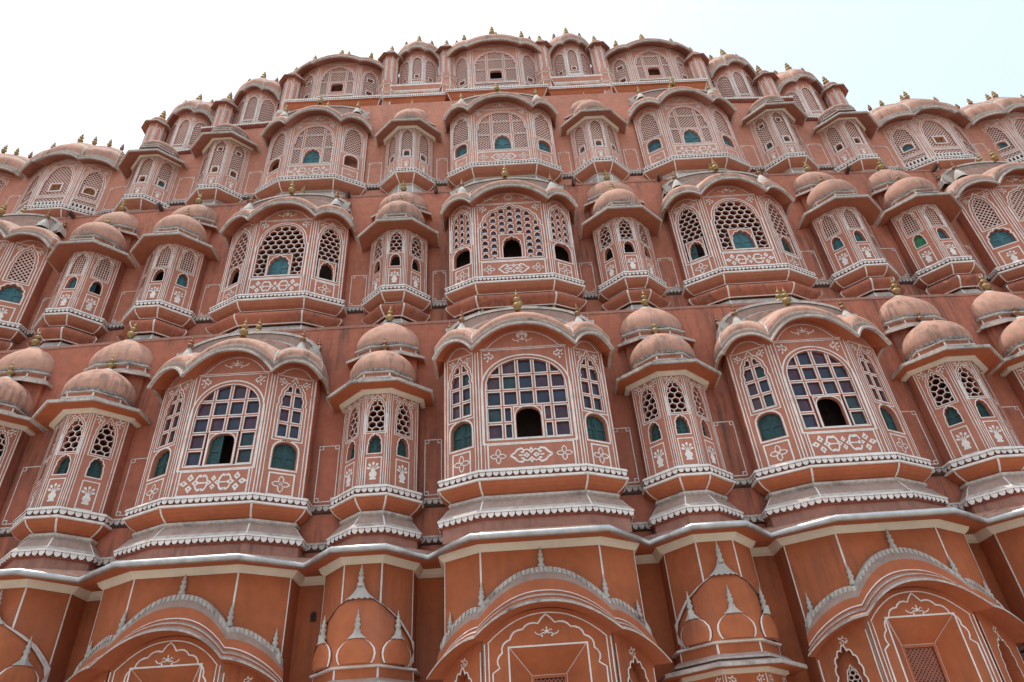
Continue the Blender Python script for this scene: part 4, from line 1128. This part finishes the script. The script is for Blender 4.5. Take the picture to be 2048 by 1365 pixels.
# frieze, soffit and roof slab between podium and bays, with gutter pipe
mb = MB()
sweep(mb, plan, [(0, ZF), (.015, ZF-.005), (.06, ZF+.03), (.10, ZF+.095), (.10, ZF+.10), (-.02, ZF+.175)], ['cream', 'cream', 'cream', 'cream', 'orange'])
ob('frieze', mb, palace)
gp = []
for k in range(-5, 6):
    w_, W_, yf, ys = pk(k); x = pos(1, k)[0]; d = DY[abs(k)] if k else 0
    gp += [(x-w_-.09, yf+d-.30), (x+w_+.09, yf+d-.30)]
    if k < 5:
        x2 = pos(1, k+1)[0]; w2, W2, _, _ = pk(k+1); gp += [((x+W_+x2-W2)/2, .0)]
gp = [(-15, .1)]+gp+[(15, .1)]
inner = []
from bisect import bisect
def lerp_y(chn, x):
    for (x0, y0), (x1, y1) in zip(chn[:-1], chn[1:]):
        if x0 <= x <= x1 and x1 > x0: return y0+(y1-y0)*(x-x0)/(x1-x0)
    return .5
mb = MB()
lo = ZF+.07
base_in = [(x, PW+.02) for x, y in gp]
mb.grid([[(x, PW+.02, ZF+.095) for x, y in gp], [(x, y, lo) for x, y in gp]], 'orange', False)
mb.grid([[(x, y-.002, lo-.004) for x, y in gp], [(x, y-.002, lo+.035) for x, y in gp]], 'dirty', False)
inn_ = []
for q, (x, y) in enumerate(gp):
    if q in (0, len(gp)-1): inn_.append((x, .6, -.60)); continue
    k, r_ = divmod(q-1, 3); k -= 5
    if r_ == 2: inn_.append((x, .56, -.60))
    else:
        cx, cyy, _ = pos(1, k); ww = BIG['c' if k == 0 else ('s' if abs(k) in (1, 3, 4) else 'b')][0]
        inn_.append((cx+(ww if r_ else -ww), cyy-.03, -.665))
mb.grid([[(x, y, lo+.035) for x, y in gp], inn_], 'dome', False)
ob('chajja', mb, palace)
def pipe(chn, r, z, mt='steel', n=10):
    mb = MB(); rows = []
    for i, (x, y) in enumerate(chn):
        a = Vector(chn[max(0, i-1)]); b = Vector(chn[min(len(chn)-1, i+1)]); d = (b-a).normalized(); nn = Vector((d.y, -d.x))
        rows.append([(x+nn.x*r*math.cos(q*2*math.pi/n), y+nn.y*r*math.cos(q*2*math.pi/n), z+r*math.sin(q*2*math.pi/n)) for q in range(n)])
    mb.grid(rows, mt, True, closed=True)
    return mb
# subdivide and sag a little so the pipe reads as real tube
gp2 = []
rr = random.Random(4)
for (x0, y0), (x1, y1) in zip(gp[:-1], gp[1:]):
    L = math.hypot(x1-x0, y1-y0); n = max(2, int(L/.25))
    for i in range(n): gp2.append((x0+(x1-x0)*i/n, y0-.055+(y1-y0)*i/n+rr.uniform(-.004, .004)))
gp2.append((gp[-1][0], gp[-1][1]-.055))
ob('gutter_pipe', pipe(gp2, .042, lo+.01), palace)
ps = MB()
for x, y in gp2[3::7]: ps.poly([(x-.02, y-.05, lo-.05), (x+.02, y-.05, lo-.05), (x+.02, y-.05, lo+.06), (x-.02, y-.05, lo+.06)], 'steel')

# relief arches of the podium
def podium_big(k):
    w_, W_, yf, ys = pk(k); g = ys-yf; ch = chain(w_, W_, g, PW-yf); ns = 5; mb = MB(); dec = MB()
    def H(i, t, zc, zj, zt):
        ends = [zt, zt, zj, zj, zt, zt]
        b = [0, (zc-zj)*.22, zc-zj, (zc-zj)*.22, 0][i]
        return ends[i]+(ends[i+1]-ends[i])*t+b*(1-abs(2*t-1)**2.2)
    sec = [(.012, (-1.19, -1.60, -1.92), 'dirty'), (.075, (-1.21, -1.62, -1.94), 'dirty'), (.085, (-1.27, -1.68, -2.0), 'mauve'), (.13, (-1.36, -1.76, -2.08), 'orange'), (.15, (-1.49, -1.85, -2.18), 'white'),
           (.165, (-1.505, -1.865, -2.20), 'orange'), (.16, (-1.53, -1.89, -2.22), 'mauve'), (.23, (-1.56, -1.92, -2.25), 'dirty'), (.24, (-1.575, -1.935, -2.265), 'orange'), (.235, (-1.60, -1.955, -2.28), 'mauve'), (.31, (-1.64, -1.985, -2.31), 'dirty'), (.31, (-1.665, -2.01, -2.33), 'orange'), (0.002, (-1.66, -1.99, -2.30), 'white')]
    n = 16
    for i in (1, 2, 3):
        rows = []
        for off, (zc, zj, zt), mt in sec:
            offs = [off*.6, off, off, off, off*.6]; c = offchain(ch, offs)
            rows.append([(lambda p: (p.x, p.y, H(i, t/n, zc, zj, zt)))(c[i].lerp(c[i+1], t/n)) for t in range(n+1)])
        mb.grid(rows, [s[2] for s in sec[:-1]], False)
        # petal band under the ridge
        fr0 = Frame(ch[i], ch[i+1]); L = fr0.hw*2; m_ = round(L/.055)
        for q in range(m_):
            t0, t1 = q/m_, (q+.8)/m_; a = -L/2+L*t0; b = -L/2+L*t1
            za, zb = H(i, t0, -1.19, -1.60, -1.92), H(i, t1, -1.19, -1.60, -1.92)
            mb.poly([fr0.P(a, .088, za-.015), fr0.P(b, .088, zb-.015), fr0.P(b, .095, zb-.06), fr0.P((a+b)/2, .095, (za+zb)/2-.085), fr0.P(a, .095, za-.06)], 'dirty')
    # stone finials along the ridge
    o = ob('arch_relief', mb, palace, (pos(1, k)[0], yf+(DY[abs(k)] if k else 0), 0), group='relief arches on the podium')
    fm_ = cached(('pfin',), lambda: lathe([(.036, 0), (.044, .03), (.028, .055), (.024, .07), (.036, .09), (.038, .11), (.020, .13), (.030, .15), (.030, .165), (.015, .185), (.021, .20), (.010, .225), (.003, .28)], 10, 'stone'))
    for x, y, z in ((0, -.03, -1.20), (-w_, -.02, -1.60), (w_, -.02, -1.60), (-W_+.07, g-.08, -1.86), (W_-.07, g-.08, -1.86)): ob('finial', fm_, o, (x, y, z))
    lf = cached(('leaf',), lambda: lathe([(.0, -.30), (.05, -.24), (.075, -.15), (.055, -.05), (.02, .02)], 8, 'stone', sy=.6))
    for s in (-1, 1): ob('leaf_ornament', lf, o, (s*(W_-.03), g-.09, -1.84))
    # painted arch, recess and grille beneath
    nb = MB()
    fr = Frame((-w_, 0), (w_, 0), .03); hw = w_
    sq = rect(-.44, -3.05, .44, -2.08) if k == 0 else rect(-.40, -2.98, .40, -2.00)
    lowz = -5.25
    top = [(hw-2*hw*q/16, H(2, 1-q/16, -1.67, -1.97, -2.3)) for q in range(17)]
    fill(nb, fr, [(-hw, lowz), (hw, lowz)]+top, [sq], 0, 'podium')
    P = foil(hw-.10, -3.6, -2.28, -1.80, 9, .055, tip=.13); stroke(nb, fr, P[1:]+[P[0]], .022)
    arcp = [(-hw+.05+(2*hw-.1)*q/16, H(2, q/16, -1.72, -2.02, -2.3)) for q in range(17)]; stroke(nb, fr, arcp, .016)
    for sx in (-1, 1):
        for a in (.015, .06): stroke(nb, fr, [(sx*(hw-a), lowz), (sx*(hw-a), -2.02)], .016)
    crest(nb, fr, -1.93, .15)
    ring(nb, fr, sq, 0, .018, .003, 'white')
    cx = (sq[0][0]+sq[1][0])/2; z0, z1 = sq[0][1], sq[2][1]; s_ = .20; iz0, iz1 = z0+.28, z1-.26
    inn = rect(-s_, iz0, s_, iz1); dp = -.26
    for q in range(4):
        j = (q+1) % 4
        nb.poly([fr.P(sq[q][0], 0, sq[q][1]), fr.P(sq[j][0], 0, sq[j][1]), fr.P(inn[j][0], dp, inn[j][1]), fr.P(inn[q][0], dp, inn[q][1])], 'podium' if q else 'dirty')
        a = Vector(fr.P(sq[q][0], .0, sq[q][1])); b = Vector(fr.P(inn[q][0], dp, inn[q][1])); v = Vector((-.012 if sq[q][0] > 0 else .012, -.006, 0))
        nb.poly([a, a+v, b+v, b], 'white')
    ring(nb, fr, inn, 0, .02, dp+.004, 'white')
    inn2 = rect(-s_+.03, iz0+.03, s_-.03, iz1-.03); ring(nb, fr, inn, -.03, 0, dp, 'podium'); reveal(nb, fr, inn2, dp, dp-.05, 'maroon')
    nb.poly([fr.P(x, dp-.10, z) for x, z in inn], 'interior')
    gr = MB(); diamonds(gr, fr, (inn2[0][0], inn2[0][1], inn2[2][0], inn2[2][1]), .048, .048, .018, w0=dp-.03, w1=dp-.05, mf='jali_side')
    # side facets: narrow cusped niche with pierced light
    for i in (1, 3):
        f2 = Frame(ch[i], ch[i+1], .03); h2 = f2.hw
        tp = [(h2-2*h2*q/12, H(i, 1-q/12, -1.67, -1.97, -2.3)) for q in range(13)]
        hole = foil(.155, -3.2, -2.55, -2.26, 7, .12)
        fill(nb, f2, [(-h2, lowz), (h2, lowz)]+tp, [hole], 0, 'podium'); ring(nb, f2, hole, .0, .016, .003, 'white'); reveal(nb, f2, hole, 0, -.14, 'podium')
        lt = foil(.075, -3.0, -2.62, -2.45, 5, .1); fill(nb, f2, rect(-.2, -3.25, .2, -2.2), [lt], -.14, 'podium'); ring(nb, f2, lt, 0, .012, -.137, 'white'); reveal(nb, f2, lt, -.14, -.2, 'maroon')
        nb.poly([f2.P(x, -.22, z) for x, z in lt], 'interior')
        hexes(gr, f2, (-.08, -3.0, .08, -2.44), .035, w0=-.16, w1=-.19, t=.3)
        for sx in (-1, 1): stroke(nb, f2, [(sx*(h2-.02), lowz), (sx*(h2-.02), -2.1 if sx*(i-2) < 0 else -2.34)], .016)
        corner_flower(nb, f2, -.02 if i == 1 else .02, -2.14, .11, 1 if i == 1 else -1)
    ob('niche', nb, o); ob('grille', gr, o)
def podium_small(k):
    w_, W_, yf, ys = pk(k); g = ys-yf; ch = chain(w_, W_, g, PW-yf); o_y = yf+(DY[abs(k)] if k else 0)
    mb = MB(); x = pos(1, k)[0]; cy = .52
    # onion dome in relief: smooth half-round, widest at z=-1.92
    prof = [(.03, -1.33), (.11, -1.37), (.22, -1.43), (.33, -1.50), (.45, -1.60), (.53, -1.72), (.60, -1.84), (.625, -1.95), (.60, -2.05), (.54, -2.13)]
    def onch(x_, off):
        c = offchain(ch, off); a = abs(x_); s_ = 1 if x_ >= 0 else -1
        if a <= c[3].x: return Vector((x_, c[3].y))
        t = min(1.0, (a-c[3].x)/(c[4].x-c[3].x)); q = c[3].lerp(c[4], t); return Vector((s_*min(a, q.x+.0), q.y))
    N = 20; rows = []; edge = ([], [])
    for r_, z in prof:
        row = []
        for q in range(N+1):
            u = -1+2*q/N; b = .03+.055*math.sqrt(max(0, 1-u*u)); p = onch(r_*u, b); row.append((p.x, p.y-.012*(1-u*u), z))
        rows.append(row)
        for e, u in ((0, -1), (1, 1)):
            p = onch(r_*u, .034); p2 = onch(max(r_-.024, .0)*u, .086); p0 = onch(r_*u, -.01); edge[e].append(((p0.x, p0.y, z), (p.x, p.y, z), (p2.x, p2.y, z)))
    mb.grid(rows, 'podium', True)
    for e in (0, 1):
        mb.grid([[t[0] for t in edge[e]], [t[1] for t in edge[e]]], 'podium', False); mb.grid([[t[1] for t in edge[e]], [t[2] for t in edge[e]]], 'white', False)
    mb.grid([rows[-1], [(x_, y_+.08, -2.15) for x_, y_, z in rows[-1]]], 'white', False)
    o = ob('dome_relief', mb, palace, (x, o_y, 0), group='relief domes on the podium')
    cap = MB(); rws = []
    for r_, z in [(.035, -1.21), (.05, -1.27), (.09, -1.33), (.135, -1.37), (.18, -1.40)]:
        rws.append([(r_*(1+.06*(q % 2))*math.cos(math.pi+q*math.pi/16), -.06-r_*.45*math.sin(q*math.pi/16), z-(.015 if q % 2 and r_ > .1 else 0)) for q in range(17)])
    cap.grid(rws, 'stone', False); ob('petal_cap', cap, o)
    fm_ = cached(('pfin',), lambda: MB()); ob('finial', fm_, o, (0, -.08, -1.255))
    # three small bulbs in front
    bl = MB()
    for cx, i in ((0, 2), (-1, 1), (1, 3)):
        fr = Frame(offchain(ch, .085)[i], offchain(ch, .085)[i+1]); hw = .205 if i == 2 else .20; cu = 0 if i == 2 else (.055 if i == 1 else -.055)
        out_ = [(.0, -1.79), (.03, -1.82), (.09, -1.855), (.165, -1.90), (.215, -1.96), (.228, -2.02), (.215, -2.08), (.19, -2.118)]
        sc = 1.0; pl = [(cu-a*sc, z) for a, z in out_[::-1]]+[(cu+a*sc, z) for a, z in out_[1:]]
        pl = pl+[pl[0]]
        m_ = len(out_)
        rws = []
        for w0_, kx in ((-.05, 1.0), (.012, 1.0), (.022, .91), (.042, .75), (.055, .4), (.06, .0)):
            rws.append([fr.P(cu+(u-cu)*kx, w0_, z) for u, z in pl])
        bl.grid(rws, ['maroon', 'white', 'podium', 'podium', 'podium'], False)
        rr_ = [[fr.P(cu+u*math.cos(0), w_, z) for u, w_ in ((-a, .03), (-a*.7, .055), (0, .075), (a*.7, .055), (a, .03))] for a, z in ((.018, -1.75), (.03, -1.775), (.055, -1.80), (.085, -1.83), (.118, -1.853))]
        bl.grid(rr_, 'stone', False)
        ob('finial', fm_, o, tuple(Vector(fr.P(cu, .02, 0))+Vector((0, 0, -1.80))))
    ob('bulb_relief', bl, o)
    # band, lower eave and the blind oriel beneath it
    lb = MB()
    sweep(lb, ch, [(.03, -2.12), (.07, -2.13), (.07, -2.15), (.03, -2.155), (.03, -2.265), (.08, -2.27), (.13, -2.31), (.13, -2.33), (.08, -2.34)], ['white', 'white', 'white', 'podium', 'dirty', 'mauve', 'dirty', 'mauve'])
    seams(lb, ch, [(.03, -2.155), (.03, -2.265)], range(1, 5), .014)
    sweep(lb, ch, [(.08, -2.34), (.26, -2.385), (.275, -2.385), (.275, -2.425), (.26, -2.43), (.07, -2.425), (.07, -2.46), (.02, -2.475)], ['mauve', 'dirty', 'dirty', 'dirty', 'orange', 'cream', 'cream'])
    for i in (1, 2, 3):
        fr = Frame(offchain(ch, .02)[i], offchain(ch, .02)[i+1]); h = fr.hw
        hole = foil(.11, -3.1, -2.85, -2.62, 5, .14)
        fill(lb, fr, rect(-h, -3.6, h, -2.46), [hole], 0, 'podium'); ring(lb, fr, hole, 0, .012, .003, 'white'); reveal(lb, fr, hole, 0, -.08, 'podium')
        lb.poly([fr.P(x_, -.09, z) for x_, z in hole], 'interior')
        for sx in (-1, 1):
            stroke(lb, fr, [(sx*(h-.015), -3.6), (sx*(h-.015), -2.48)], .015); corner_flower(lb, fr, sx*(h-.04), -2.50, .10, -sx)
    ob('eave', lb, o)
for k in (-5, -2, 0, 2, 5): podium_big(k)
for k in (-4, -3, -1, 1, 3, 4): podium_small(k)
# little arched air hole in the podium wall
mb = MB(); fr = Frame((-3.2, PW), (-2.8, PW), .004); P_ = arch(.035, -1.42, -1.34, -1.30, 8, cu=.03)
mb.poly([fr.P(x, 0, z) for x, z in P_], 'interior'); ring(mb, fr, P_, 0, .01, .002, 'maroon'); ob('air_hole', mb, palace)

# body of the building behind the storeys
mb = MB()
for a, b, y0, z0, z1 in ((-15, 15, .7, -5.2, 3.2), (-15, 15, 1.65, 3.2, 7.3), (-15, 15, 2.6, 7.3, 9.6)): mb.box(((a+b)/2, (y0+9)/2, (z0+z1)/2), (b-a, 9-y0, z1-z0), 'wall')
ob('rear_block', mb, palace)

# ------------------------------------------------------------------ street and bird
mb = MB(); S = 1500; mb.poly([(-S, -S, -5.25), (S, -S, -5.25), (S, S, -5.25), (-S, S, -5.25)], 'ground'); ob('ground', mb, kind='structure')
def pigeon():
    mb = MB()
    P = [(0, -.11), (.02, -.10), (.045, -.05), (.05, 0), (.038, .05), (.022, .10), (.018, .16), (0, .17)]
    rows = [[(y, r_*math.cos(q*math.pi/5), .06+r_*math.sin(q*math.pi/5)+(.03 if y < -.04 else 0)) for q in range(10)] for r_, y in P]
    mb.grid(rows, 'bird', True, closed=True)
    rows = [[(-.105+x, r_*math.cos(q*math.pi/4), .13+r_*math.sin(q*math.pi/4)) for q in range(8)] for r_, x in ((0, -.035), (.018, -.02), (.024, 0), (.018, .02), (0, .03))]
    mb.grid(rows, 'bird', True, closed=True)
    mb.grid([[(-.15+.02*i, .006*math.cos(q*2.1)*i, .128+.006*math.sin(q*2.1)*i) for q in range(3)] for i in (0, 1)], 'bird', True, closed=True)
    for s in (-1, 1): mb.box((-.01, s*.015, .012), (.006, .006, .05), 'bird')
    return mb
x, y, z = pos(3, 4)
ob('pigeon', pigeon(), None, (x+.42, y+.30, z+2.05), label='dark pigeon perched beside a small pink dome near the right skyline', cat='bird')
